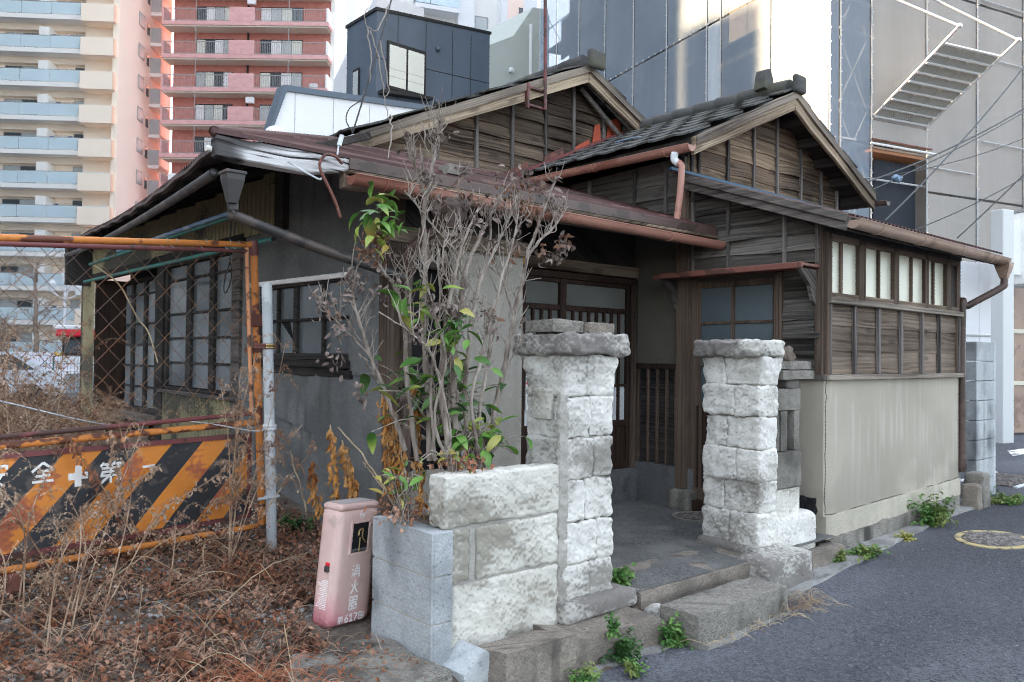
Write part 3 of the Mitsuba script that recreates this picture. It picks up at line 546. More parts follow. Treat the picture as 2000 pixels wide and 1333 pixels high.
for y in (3.02, 4.27):
    put('bracket', prism([(5.33, 2.165), (5.57, 2.165), (5.57, 1.90), (5.53, 1.93), (5.48, 2.05)], 'y', y - .015, y + .015), 'wood_trim_y', AW)
LB = put('side_boarding', box(5.615, 5.64, 2.97, 3.3, 1.34, 2.2), 'interior_dark', H)
zz = [1.37, 1.52, 1.655, 1.80, 1.965, 2.10, 2.2]
for i in range(6): put('board', lap('x', 5.615, -1, 2.98, 3.29, zz[i], zz[i + 1], 320 + i, .016, .03, n=8), 'wood_side_b' if i % 3 == 1 else 'wood_side', LB)
UB = put('side_boarding', box(5.615, 5.64, 2.96, 4.2, 2.2, 2.5), 'interior_dark', H)
zz = [2.215, 2.33, 2.45, 2.575, 2.70, 2.83, 2.95]
vlim = lambda z: (2.97 if z < 2.5 else 2.97 + (z - 2.52) / .36, 4.2)
for i in range(6): put('board', lap('x', 5.612, -1, 2.98, 4.2, zz[i], zz[i + 1], 330 + i, .02, .035, lim=vlim, n=14), 'wood_side' if i in (1, 4) else 'wood_side_b', UB)
for y, zt in ((3.27, 2.63), (3.775, 2.82), (4.13, 2.93), (3.0, 2.53)): put('batten', pb('x', 5.565, 5.60, y - .014, y + .014, 2.215, zt), 'wood_batten', UB)
put('corner_post', pb('x', 5.57, 5.66, 2.955, 3.02, 1.36, 2.52), 'wood_post', H)
put('corner_post', pb('y', 2.925, 3.0, 5.595, 5.648, 1.36, 2.50), 'wood_post', H)
RB = put('side_boarding', box(5.615, 5.64, 4.25, 6.1, 2.6, 3.15), 'interior_dark', H)
zz = [2.62, 2.76, 2.90, 3.03, 3.14]
for i in range(4): put('board', lap('x', 5.612, -1, 4.27, 6.1, zz[i], zz[i + 1], 340 + i, .012, .02, n=12), 'wood_side_b', RB)
for y in (4.42, 4.78, 5.35, 5.9): put('batten', pb('x', 5.568, 5.60, y - .016, y + .016, 2.62, 3.2), 'wood_batten', RB)
# --- street front of the lean-to (plane y = 2.95)
put('street_wall', prism(Polygon([(5.6, .335), (8.12, .39), (8.12, 1.362), (5.6, 1.345)]), 'y', 2.95, 3.08), 'stucco_street', H)
put('street_wall_return', prism([(2.952, .335), (3.34, .335), (3.34, 1.345), (2.952, 1.345)], 'x', 5.585, 5.68), 'stucco_street', H)
put('street_plinth', wob(prism([(5.595, .17), (8.13, .24), (8.13, .395), (5.595, .34)], 'y', 2.935, 3.1).subdivide_to_size(.08), .004, 6, 7), 'stucco_base', H, smooth=40)
put('street_footing', wob(prism([(5.58, -.05), (8.05, -.05), (8.05, .245), (5.6, .175)], 'y', 2.905, 3.1).subdivide_to_size(.05), .02, 6, 9), 'cement', H, smooth=40)
for pts_ in ([(5.60, .352), (5.9, .343), (6.3, .356), (6.8, .368), (7.3, .372), (7.7, .388), (8.1, .395)], [(5.615, 1.34), (5.607, 1.1), (5.613, .8), (5.605, .5), (5.61, .36)]): put('crack', tube(curve([(x, 2.949, z) for x, z in pts_], 6) + np.random.default_rng(3).normal(0, .004, (6 * (len(pts_) - 1) + 1, 3)) * [1, 0, 1], .0024, 4), 'interior_dark', H)
put('hole', rough(5.56, 5.62, 3.0, 3.2, .345, .47, .02, .02, 14, 4, .03), 'interior_dark', H, label='black hole broken in the foot of the corner wall')
put('sill', wob(pb('y', 2.905, 2.98, 5.585, 8.14, 1.345, 1.385).subdivide_to_size(.15), .003, 4, 3), 'wood_trim', H)
put('sill', pb('x', 5.555, 5.62, 2.925, 3.33, 1.345, 1.383), 'wood_trim_y', H)
put('sill', wob(pb('y', 2.90, 2.98, 5.60, 8.12, 1.915, 1.958).subdivide_to_size(.15), .003, 4, 5), 'wood_trim', H)
SB = put('street_boarding', box(5.6, 8.1, 2.965, 2.99, 1.36, 1.94), 'interior_dark', H)
zz = [1.385, 1.565, 1.755, 1.92]
for i in range(3): put('board', lap('y', 2.968, -1, 5.62, 8.11, zz[i], zz[i + 1], 350 + i, .005, .008, n=20, t=.014), 'wood_street_b' if i == 1 else 'wood_street', SB)
for i, x in enumerate((5.645, 6.04, 6.44, 6.852, 7.27, 7.644, 8.085)): put('batten', wob(pb('y', 2.925, 2.957, x - .016, x + .016, 1.386, 1.915).subdivide_to_size(.12), .004, 7, i), 'wood_batten', SB)
SWn = put('street_window', [pb('y', 2.935, 3.0, 5.648, 8.1, 2.39, 2.44), pb('y', 2.935, 3.0, 5.648, 8.1, 1.958, 2.0)], 'wood_street', H, parts='frame')
for a, b in ((5.665, 5.83), (5.86, 6.10), (6.205, 6.455), (6.485, 6.715), (6.80, 7.075), (7.10, 7.335), (7.40, 7.535), (7.56, 7.80)): put('pane', box(a, b, 2.965, 2.97, 2.0, 2.39), 'glass_cream', SWn)
for a, b in ((5.648, 5.668), (6.10, 6.205), (6.715, 6.80), (7.335, 7.40), (7.80, 7.90)): put('stile', pb('y', 2.93, 2.99, a, b, 1.96, 2.43), 'wood_post', SWn)
for x in (5.845, 6.47, 7.088, 7.548): put('bar', pb('y', 2.945, 2.98, x - .015, x + .015, 2.0, 2.39), 'wood_post', SWn)
put('end_panel', box(7.9, 8.08, 2.96, 2.98, 1.96, 2.43), 'wood_black', SWn)
put('corner_post', pb('y', 2.94, 3.05, 8.06, 8.13, 1.36, 2.5), 'wood_post', H)
put('east_wall', prism([(2.96, .1), (6.5, .1), (6.5, 3.2), (4.3, 3.2), (4.26, 2.9), (2.96, 2.5)], 'x', 8.1, 8.2), 'stucco_grey', H)
put('head_beam', pb('y', 2.92, 3.05, 5.58, 8.12, 2.44, 2.56), 'wood_black', H)
# --- lean-to roof
SL = .36
lr = lambda y: 2.515 + SL * (y - 2.72)
def corr(x0, x1, y0, y1, zf, pitch=.063, amp=.009):
    n = int((x1 - x0) / pitch * 8); return grid(lambda u, v: (x0 + (x1 - x0) * u, y0 + (y1 - y0) * v, zf(y0 + (y1 - y0) * v) + amp * np.sin(2 * np.pi * (x1 - x0) * u / pitch)), n, 2)
LR = put('lean_to_roof', corr(5.42, 8.40, 2.66, 4.25, lambda y: lr(y) + .02), 'roof_metal', H, smooth=True)
put('roof_boards', prism([(2.70, lr(2.70) - .02), (4.25, lr(4.25) - .02), (4.25, lr(4.25)), (2.70, lr(2.70))], 'x', 5.45, 8.38), 'wood_black', LR)
put('verge_board', beam((5.43, 2.69, lr(2.69) - .055), (5.43, 4.15, lr(4.15) - .055), .028, .095), 'wood_trim_y', LR)
put('verge_board', beam((5.405, 2.69, lr(2.69) - .01), (5.405, 4.15, lr(4.15) - .01), .03, .055), 'wood_trim_y', LR)
put('blue_flashing', beam((5.40, 4.235, lr(4.235) + .045), (8.38, 4.235, lr(4.235) + .045), .03, .03), 'blue_edge', LR)
put('eave_board', pb('y', 2.70, 2.72, 5.45, 8.38, lr(2.7) - .10, lr(2.7) - .005), 'wood_black', LR)
for i in range(8): put('rafter', beam((5.55 + .42 * i, 2.71, lr(2.71) - .05), (5.55 + .42 * i, 4.2, lr(4.2) - .05), .04, .05), 'wood_black', LR)
# --- gable over the lean-to (plane y = 4.25)
def rake(cx, zt, s): return lambda z: (cx - (zt - z) / s, cx + (zt - z) / s)
S2 = .455; Z2 = 4.035; C2 = 6.95
GW = put('street_gable', prism([(5.6, 2.95), (8.3, 2.95), (8.3, Z2 - S2 * 1.35 - .1), (C2, Z2 - .1), (5.6, Z2 - S2 * 1.35 - .1)], 'y', 4.27, 4.33), 'interior_dark', H)
zz = [3.08, 3.20, 3.345, 3.48, 3.62, 3.76, 3.88, 3.97]
for i in range(7): put('board', lap('y', 4.268, -1, 5.66, 8.28, zz[i], zz[i + 1], 360 + i, .017, .022, lim=rake(C2, Z2 - .07, S2), n=22), 'wood_gable_warm_b' if i % 3 == 1 or i > 4 else 'wood_gable_warm', GW)
for i, x in enumerate((5.70, 5.80, 6.244, 6.673, 7.08, 7.525, 7.94, 8.28)):
    put('batten', wob(pb('y', 4.222, 4.25, x - .016, x + .016, 3.08, Z2 - S2 * abs(x - C2) - .1).subdivide_to_size(.15), .004, 6, i), 'wood_batten', GW)
def gable_roof(cx, zt, s, yb, y1, xl, xr, zl, name, tiles, wd=.03, bh=.15):
    """barge boards, boarding, tiles by the piece near the verge"""
    r = put(name, [prism([(xl, zt - s * (cx - xl) - .03), (cx, zt - .03), (cx, zt), (xl, zt - s * (cx - xl))], 'y', yb + .02, y1), prism([(cx, zt - .03), (xr, zt - s * (xr - cx) - .03), (xr, zt - s * (xr - cx)), (cx, zt)], 'y', yb + .02, y1)], 'wood_black', H)
    for xe, seed in ((xl, 1), (xr, 2)):
        sg = 1 if xe < cx else -1; ze = zt - s * abs(cx - xe)
        m = prism([(xe, ze - bh * .9), (cx - sg * .005, zt - bh), (cx - sg * .005, zt + .012), (xe, ze + .012)], 'y', yb - wd, yb).subdivide_to_size(.12)
        put('barge_board', wob(m, .006, 4, seed), 'wood_barge', r)
        m = prism([(xe + sg * .02, ze - .045), (cx, zt - .04), (cx, zt + .035), (xe + sg * .02, ze + .03)], 'y', yb - wd - .022, yb - wd - .002).subdivide_to_size(.12)
        put('verge_strip', wob(m, .006, 5, seed + 3), 'wood_verge', r)
        for d in (.0,): put('eave_board', box(min(xe, xe + sg * .02), max(xe, xe + sg * .02), yb, y1, ze - .06, ze + .01), 'wood_black', r)
    for i in range(5):
        for xe in (xl, xr):
            f = (i + .3) / 5; x = xe + (cx - xe) * f; z = zt - s * abs(cx - x) - .07; put('purlin_end', pb('y', yb, yb + .3, x - .035, x + .035, z - .05, z + .04), 'wood_black', r)
    return r
def tile_mesh(w, l, seed, th=.016):
    rr = np.random.default_rng(seed)
    pts = [(0, .0), (w * .18, -.022), (w * .42, -.024), (w * .58, .006), (w * .86, .012), (w, 0.004), (w, l), (0, l)]
    m = trimesh.creation.extrude_polygon(Polygon(pts), th, engine='earcut'); v = m.vertices
    v[:, 2] += .006 * np.cos(np.clip(v[:, 0] / w, 0, 1) * 2 * np.pi + 2.4) * (v[:, 1] < l * .7); v += rr.normal(0, .003, v.shape) * np.array([1, 1, .3]); return m
def lay(parent, cx, zt, s, sg, y0, cols, rows, w, l, x_eave, seed, skipf=None):
    L = math.hypot(1, s); up = np.array([sg, 0, s]) / L; nrm = np.array([-sg * s, 0, 1]) / L; ey = np.array([0, 1., 0]); ze = zt - s * abs(cx - x_eave); rr = np.random.default_rng(seed)
    for r in range(rows):
        for c in range(cols):
            o = np.array([x_eave, y0, ze]) + up * (r * l - .05) + ey * (c * w + (.5 * w if r % 2 else 0)) + nrm * (.03)
            tl = np.array([*(-rr.normal(.10, .03) * nrm)]) 
            e2 = up + nrm * (-.055 + rr.normal(0, .011)); e2 /= np.linalg.norm(e2); e3 = np.cross(ey, e2) * (1 if sg < 0 else -1)
            if e3[2] < 0: e3 = -e3
            m = tile_mesh(w * .985, l * 1.22, seed * 999 + r * 40 + c)
            if skipf and skipf(o): continue
            put('tile', frame(m, o + nrm * .03, ey, e2, e3), 'roof_tile', parent)
GR = gable_roof(C2, 4.02, S2, 4.0, 6.6, 5.37, 8.6, 0, 'street_gable_roof', None)
lay(GR, C2, 4.02, S2, 1, 3.965, 9, 7, .285, .262, 5.37, 5, lambda o: o[1] > 6.6)
lay(GR, C2, 4.02, S2, -1, 3.965, 2, 7, .285, .262, 8.6, 6)
put('tile_bed', [prism([(5.4, 3.32), (C2, 4.04), (8.57, 3.32), (8.57, 3.30), (C2, 4.02), (5.4, 3.30)], 'y', 4.02, 6.6)], 'roof_tile', GR)
put('ridge', [tube([(C2, 4.02 + .27 * i, 4.10), (C2, 4.30 + .27 * i, 4.115)], .075, 10) for i in range(9)], 'roof_tile', GR, smooth=50)
put('ridge_end_tile', rough(6.86, 7.05, 3.90, 3.96, 4.02, 4.19, .03, .006, 9, 4, .03), 'roof_tile', GR, smooth=40)
m = prism([(6.82, 4.12), (6.98, 4.12), (6.97, 4.25), (6.93, 4.33), (6.86, 4.31), (6.83, 4.22)], 'y', 4.22, 4.34); put('ridge_ornament', wob(m.subdivide_to_size(.04), .008, 9, 6), 'roof_tile', GR, smooth=30)
put('blue_patch', beam((5.86, 4.95, 3.605), (5.86, 5.25, 3.605), .06, .012), 'blue_pole', GR, label='scrap of pale blue sheet caught on the tiles')
# --- main gable behind (plane y = 6.1)
S1 = .447; Z1 = 4.55; C1 = 6.06
MW = put('main_gable', prism([(3.4, 3.2), (8.4, 3.2), (8.4, Z1 - S1 * 2.34 - .12), (C1, Z1 - .12), (3.5, Z1 - S1 * 2.56 - .12)], 'y', 6.12, 6.2), 'interior_dark', H)
zz = [3.29, 3.41, 3.54, 3.68, 3.80, 3.93, 4.06, 4.18, 4.30, 4.42]
for i in range(9): put('board', lap('y', 6.118, -1, 3.55, 7.3, zz[i], zz[i + 1], 380 + i, .018, .03, lim=rake(C1, Z1 - .08, S1), n=26), 'wood_gable_b' if i % 3 == 1 or i > 5 else 'wood_gable', MW)
for i, x in enumerate((4.288, 4.758, 5.217, 5.675, 6.09, 6.566)):
    put('batten', wob(pb('y', 6.07, 6.10, x - .02, x + .02, 3.29, Z1 - S1 * abs(x - C1) - .1).subdivide_to_size(.2), .005, 5, i + 20), 'wood_batten', MW)
rt2 = lambda x: 4.02 - S2 * (C2 - x) + .06
for a, b, h in ((5.05, 5.45, .12), (5.6, 5.95, .13), (6.05, 6.35, .10), (6.35, 6.52, .26), (6.58, 6.85, .25)):
    put('red_flashing_sheet', prism([(a, rt2(a) - .1), (b, rt2(b) - .1), (b - .03, rt2(b) + h * .8), (a + .06, rt2(a) + h)], 'y', 6.070, 6.08), 'red_sheet' if a > 6 else 'rust_red', MW)
put('flashing_strip', beam((5.12, 6.05, rt2(5.12) + .015), (6.86, 6.05, rt2(6.86) + .015), .09, .05), 'maroon_metal', MW)
M1 = gable_roof(C1, Z1, S1, 5.86, 10.5, 3.3, 8.7, 0, 'main_roof', None)
lay(M1, C1, Z1, S1, 1, 5.83, 2, 11, .285, .27, 3.3, 15)
lay(M1, C1, Z1, S1, -1, 5.83, 2, 3, .285, .27, 7.0, 16)
lay(M1, C1, Z1 + .0, S1, -1, 5.83, 1, 4, .285, .25, C1 + .98, 17)
put('tile_bed', prism([(3.32, Z1 - S1 * 2.74 + .02), (C1, Z1 + .02), (8.6, Z1 - S1 * 2.54 + .02), (8.6, Z1 - S1 * 2.54 + .04), (C1, Z1 + .05), (3.32, Z1 - S1 * 2.74 + .04)], 'y', 6.4, 10.5), 'roof_tile', M1)
put('ridge', [tube([(C1, 5.9 + .3 * i, Z1 + .08), (C1, 6.22 + .3 * i, Z1 + .09)], .08, 10) for i in range(15)], 'roof_tile', M1, smooth=50)
put('ridge_end_tile', rough(5.96, 6.20, 5.70, 5.78, Z1 - .03, Z1 + .17, .04, .008, 9, 14, .04), 'roof_tile', M1, smooth=40)
put('soffit_lath', beam((C1 + .05, 5.93, Z1 - .1), (C1 + .9, 5.93, Z1 - S1 * .9 - .12), .03, .05), 'wood_batten', M1)
put('soffit_lath', beam((C1 + .05, 6.0, Z1 - .16), (C1 + .75, 6.0, Z1 - S1 * .75 - .26), .03, .05), 'wood_batten', M1)

# --- hipped sheet-metal roof over porch and left side
YE, ZE, SF = 3.93, 2.585, .338
zf = lambda y: ZE + SF * (y - YE)
XE, SLf = 1.44, .385
PR = put('porch_roof', prism([(YE, ZE - .05), (6.1, zf(6.1) - .05), (6.1, zf(6.1) - .02), (YE, ZE - .02)], 'x', 3.3, 5.6), 'wood_black', H)
rows = 9; d = (6.12 - YE) / rows
for i in range(rows):
    y0, y1 = YE - .03 + d * i, YE - .03 + d * (i + 1) + .03
    xl = XE + (y0 - YE + .03) * .865
    def strip(u, v, y0=y0, y1=y1):
        y = y0 + (y1 - y0) * v; xa = XE + np.maximum(y - YE, -.03) * .865; x = xa + (5.61 - xa) * u
        return x, y, zf(y) + .020 - .034 * v + .010 * (meshkit.noise(np.stack([x * 2.5, y * 0 + i, y * 0], -1), 3) - .5)
    m = grid(strip, 24, 1); e = m.vertices.reshape(25, 2, 3)[:, 0]; lip = np.vstack([e, e - [0, 0, .022]]); a = np.arange(24)
    m2 = trimesh.Trimesh(lip, np.vstack([np.stack([a, a + 25, a + 26], 1), np.stack([a, a + 26, a + 1], 1)]), process=False)
    put('roof_sheet', trimesh.util.concatenate([m, m2]), 'roof_metal_pale' if i % 3 == 1 else 'roof_metal', PR)
# left slope, corrugated, with a sagging cut edge
def leftslope(u, v):
    y = 3.95 + 7.6 * u; xe = 1.44 + .95 * u ** .9; xt = np.minimum(1.44 + (y - 3.93) * .865, 3.35); xt = np.maximum(xt, xe + .001); x = xe + (xt - xe) * v
    return x, y, 2.545 + SLf * (x - 1.44) + .009 * np.sin(2 * np.pi * y / .066) - .05 * np.sin(np.pi * np.clip(u * 1.3, 0, 1)) * (1 - v)
LS = put('left_roof', grid(leftslope, 900, 3), 'roof_metal', H, smooth=True)
def lsb(u, v): x, y, z = leftslope(u, v); return x, y, z - .045 - .009 * np.sin(2 * np.pi * y / .066)
m = grid(lsb, 60, 3); m.faces = m.faces[:, ::-1]; put('roof_boards', m, 'wood_black', LS)
e = np.array([np.array(leftslope(np.array([t]), np.array([0.])))[:, 0] for t in np.linspace(0, 1, 22)])
put('eave_edge', tube(e + [.01, 0, -.025], .020, 5), 'brown_pipe', LS)
put('end_board', beam((2.36, 11.55, 2.87), (3.35, 11.55, 3.2), .03, .14), 'wood_black', LS)
put('end_board', box(2.33, 2.64, 11.5, 11.6, 2.35, 2.9), 'wood_black', LS)
for i in range(14):
    y = 4.6 + .52 * i; x0 = 1.50 + .95 * ((y - 3.95) / 7.6) ** .9; put('rafter', beam((x0, y, 2.46 + SLf * (x0 - 1.44)), (2.7, y, 2.46 + SLf * (2.7 - 1.44)), .04, .05), 'wood_black', LS)
put('side_gutter', tube(sag((1.46, 4.0, 2.40), (2.2, 10.9, 2.66), .05), .026, 7), 'dark_pipe', LS, smooth=True)
put('hip_cap', tube([(1.43, 3.92, 2.585), (3.35, 6.14, 3.335)], .03, 8), 'roof_metal', PR, smooth=True)
# eave beam, fascia, gutter along the front
m = cbox(1.435, 2.20, 3.905, 3.985, 2.462, 2.572, .006).subdivide_to_size(.03); v = m.vertices; t = np.clip((v[:, 0] - 1.95) / .25, 0, 1)
low = v[:, 2] < 2.52; v[:, 2] += np.where(low, t * .05, 0); v[:, 0] += t * .09 * (meshkit.noise(v * np.array([0, 30, 55]), 3) - .7); m = wob(m, .005, 9, 3)
EB = put('eave_beam', m, 'wood_fascia', H, label='split silver grey eave beam end')
put('insulator', tube([(1.425, 3.95, 2.505), (1.40, 3.95, 2.505)], .016, 10), 'ceramic', EB, smooth=40)
put('eave_beam', wob(cbox(2.15, 5.58, 3.93, 3.985, 2.42, 2.53, .004).subdivide_to_size(.2), .005, 4, 2), 'wood_street', H)
put('fascia', wob(pb('y', 3.885, 3.90, 2.16, 5.58, 2.512, 2.575).subdivide_to_size(.15), .004, 5, 2), 'brown_pipe', H)
put('yellow_lath', pb('y', 3.875, 3.92, 2.16, 5.58, 2.488, 2.508), 'wood_barge', H)
def gutter(a, b, r, th=.004, n=9):
    a, b = np.array(a, float), np.array(b, float); x = (b - a) / np.linalg.norm(b - a); y = np.cross([0, 0, 1.], x); y /= np.linalg.norm(y); z = np.cross(x, y)
    g = np.linspace(np.pi, 2 * np.pi, n); prof = [(r * math.cos(t), r * math.sin(t)) for t in g]; pi_ = [((r - th) * math.cos(t), (r - th) * math.sin(t)) for t in g[::-1]]
    lip = [(r, .0), (r + .006, .005), (r, .010), (r - th, .006)]
    pr = Polygon(prof + lip + pi_ + [(-(r - th), .006), (-r, .010), (-r - .006, .005)]).buffer(0); m = trimesh.creation.extrude_polygon(pr, np.linalg.norm(b - a), engine='earcut'); v = m.vertices
    m.vertices = a + v[:, :1] * y + v[:, 1:2] * z + v[:, 2:] * x; return m, (x, y, z)
def gutter_set(name, a, b, r, mat, parent, clips, label=None):
    m, (x, y, z) = gutter(a, b, r); k = put(name, m, mat, parent, smooth=40, label=label); a, b = np.array(a), np.array(b)
    for f in clips:
        c = a + (b - a) * f; g = np.linspace(np.pi, 2 * np.pi, 9); put('clip', tube([c + (r + .003) * (math.cos(t) * y + math.sin(t) * z) for t in g], .005, 5), mat, k)
    for e in (a, b): put('end_cap', trimesh.Trimesh(np.vstack([e, [e + r * (math.cos(t) * y + math.sin(t) * z) for t in np.linspace(np.pi, 2 * np.pi, 9)]]), [(0, i, i + 1) for i in range(1, 9)] + [(0, i + 1, i) for i in range(1, 9)], process=False), mat, k)
    return k
gutter_set('porch_gutter', (2.14, 3.835, 2.465), (5.56, 3.835, 2.44), .05, 'copper_gutter', H, (.06, .38, .8), 'long copper coloured gutter along the porch eave')
hp = lambda cx, cy, zt, w, h: trimesh.convex.convex_hull(np.array([(cx + sx * w * f, cy + sy * w * f, z) for f, z in ((1, zt), (.95, zt - h * .25), (.45, zt - h)) for sx in (-1, 1) for sy in (-1, 1)]))
DP = put('corner_downpipe', tube(curve([(2.783,3.86,2.32), (2.781,3.95,2.254), (2.698,4.1,2.135), (2.74, 4.16, 2.0), (2.735, 4.17, 1.9), (2.735, 4.17, .4)], 6), .033, 10), 'brown_pipe', H, smooth=True)
put('hopper', hp(2.80, 3.83, 2.42, .09, .17), 'brown_pipe', DP)
put('collar', [tube([(2.83, 3.87, 2.27), (2.83, 3.87, 2.21)], .05, 10)], 'wood_trim', DP)
D2 = put('slanting_drainpipe', tube(curve([(1.52, 3.9, 2.30), (1.525, 3.9, 2.20), (1.56, 3.91, 2.175), (2.1, 4.03, 2.07), (2.66, 4.17, 1.985), (2.735, 4.17, 1.95)], 6), .028, 10), 'dark_pipe', H, smooth=True)
put('hopper', hp(1.505, 3.87, 2.385, .046, .15), 'dark_pipe', D2)
put('hopper_lip', cbox(1.452, 1.558, 3.817, 3.923, 2.375, 2.392, .004), 'dark_pipe', D2)
k = gutter_set('side_gable_gutter', (5.29, 3.93, 3.225), (5.29, 6.08, 3.255), .05, 'copper_gutter', H, (.12, .5, .85))
m = tube(curve([(5.27,4.086,3.182), (5.27,4.091,3.132), (5.27,4.023,3.078), (5.27,4.017,3.022), (5.27,4.031,2.835), (5.27,4.065,2.604)], 6), .027, 10)
put('downpipe', m, 'copper_pale', k, smooth=True)
put('elbow', tube(curve([(5.27,4.065,2.612), (5.27,4.07,2.575), (5.27,4.112,2.592)], 4), .031, 10), 'galvanised', k, smooth=True)
put('elbow', tube(curve([(5.27,4.086,3.19), (5.27,4.091,3.132), (5.27,4.044,3.09)], 4), .031, 10), 'galvanised', k, smooth=True)
k = gutter_set('street_gutter', (5.42, 2.655, 2.475), (8.42, 2.655, 2.458), .058, 'bronze_gutter', H, (.12, .36, .62, .86))
put('hopper', hp(8.42, 2.66, 2.43, .065, .15), 'bronze_gutter', k)
put('downpipe', tube(curve([(8.42, 2.66, 2.31), (8.42, 2.66, 2.24), (8.39, 2.68, 2.19), (8.2, 2.90, 2.02), (8.16, 2.93, 1.97), (8.16, 2.93, .45)], 6), .033, 10), 'brown_pipe', k, smooth=True)
put('shoe', tube([(8.16, 2.93, .62), (8.16, 2.93, .48)], .04, 8), 'brown_pipe', k, smooth=True)
k = gutter_set('east_gable_gutter', (8.66, 3.85, 3.21), (8.66, 5.0, 3.24), .045, 'brown_pipe', H, (.3,))
# rusty hook, wire stay and cable clamp on the eave
put('bent_rod', tube(curve([(2.104,3.87,2.531), (2.058,3.86,2.56), (2,3.86,2.559), (1.968,3.86,2.512), (1.975,3.86,2.467), (2.03,3.86,2.374), (2.068,3.86,2.302), (2.094,3.86,2.233)], 6), .0085, 7), 'rust_red', H, smooth=True, label='rusty bent iron rod hanging from the eave beam')
put('wire_stay', tube(curve([(1.796,3.88,2.492), (1.872,3.87,2.457), (1.966,3.87,2.426), (1.984,3.87,2.434)], 5), .005, 5), 'galvanised', H)
put('cable_clamp', [tube([(2.106,3.88,2.687), (2.089,3.88,2.628)], .013, 7), tube([(2.086,3.88,2.627), (2.08,3.88,2.576)], .005, 5)], 'galvanised', H)
solo('roof_weight', rough(2.97, 3.14, 4.08, 4.2, zf(4.1) + .01, zf(4.1) + .075, .04, .004, 9, 4, .008), 'cement', 'small grey concrete block lying on the porch roof above the gutter', 'block', smooth=40)
# interior darkness: solid core so that no light leaks through
put('inner_core', [box(3.3, 5.5, 4.95, 9, .1, 2.75), box(5.75, 8.0, 3.15, 9, .2, 2.5), box(5.75, 8.0, 4.4, 9, .2, 3.1), box(3.1, 3.6, 4.5, 11.5, .1, 2.6)], 'interior_dark', H)

# ---------------------------------------------------------------- buildings behind
M('cream_paint', (.88, .76, .64), .8); M('peach_paint', (.84, .55, .42), .8); M('pink_wall', (.86, .68, .60), .8); M('white_paint', (.78, .77, .75), .7); M('glass_balcony', (.52, .64, .70), .15, .6)  # peach and pink end faces carry warm reflected light in their colour
M('window_dark', (.05, .06, .07), .1, .7); M('window_pale', (.42, .45, .46), .2, .6); M('grey_panel', (.42, .42, .42), .6); M('alu', (.30, .30, .30), .4, .5); M('soffit_cream', (.60, .57, .48), .8)
M('red_tile', proc(lambda p, n, uv: mix((.46, .18, .15), (.54, .235, .20), noise((p.x - p.y) * 2.2, p.z * 5))), .6); M('rose_tile', proc(lambda p, n, uv: mix((.57, .31, .305), (.65, .385, .375), noise((p.x - p.y) * 2.2, p.z * 5))), .6)  # both tiles lightened and softened to put distance haze into the colour
M('dark_cladding', proc(lambda p, n, uv: mix((.070, .095, .130), (.092, .122, .165), noise((p.x + p.y) * 1.4, p.z * .5))), .45, .4); M('blind', (.66, .68, .62), .5); M('dark_frame', (.02, .022, .025), .4)
M('pale_green_wall', (.46, .50, .47), .7); M('cloth_white', (.75, .76, .78), .8); M('cloth_navy', (.06, .08, .2), .8); M('cloth_grey', (.45, .44, .42), .8); M('off_white', (.72, .73, .76), .6); M('brown_wood', (.2, .13, .09), .7)
F0 = np.array([.65290, .75744, 0]); R0 = np.array([.75744, -.65290, 0]); EZ = np.array([0, 0, 1.])
def local(O, u, w):
    O = np.array([O[0], O[1], 0.])
    return (lambda name, m, mat, parent=None, **k: put(name, frame(trimesh.util.concatenate(m) if isinstance(m, list) else m, O, u, w, EZ), mat, parent, **k))
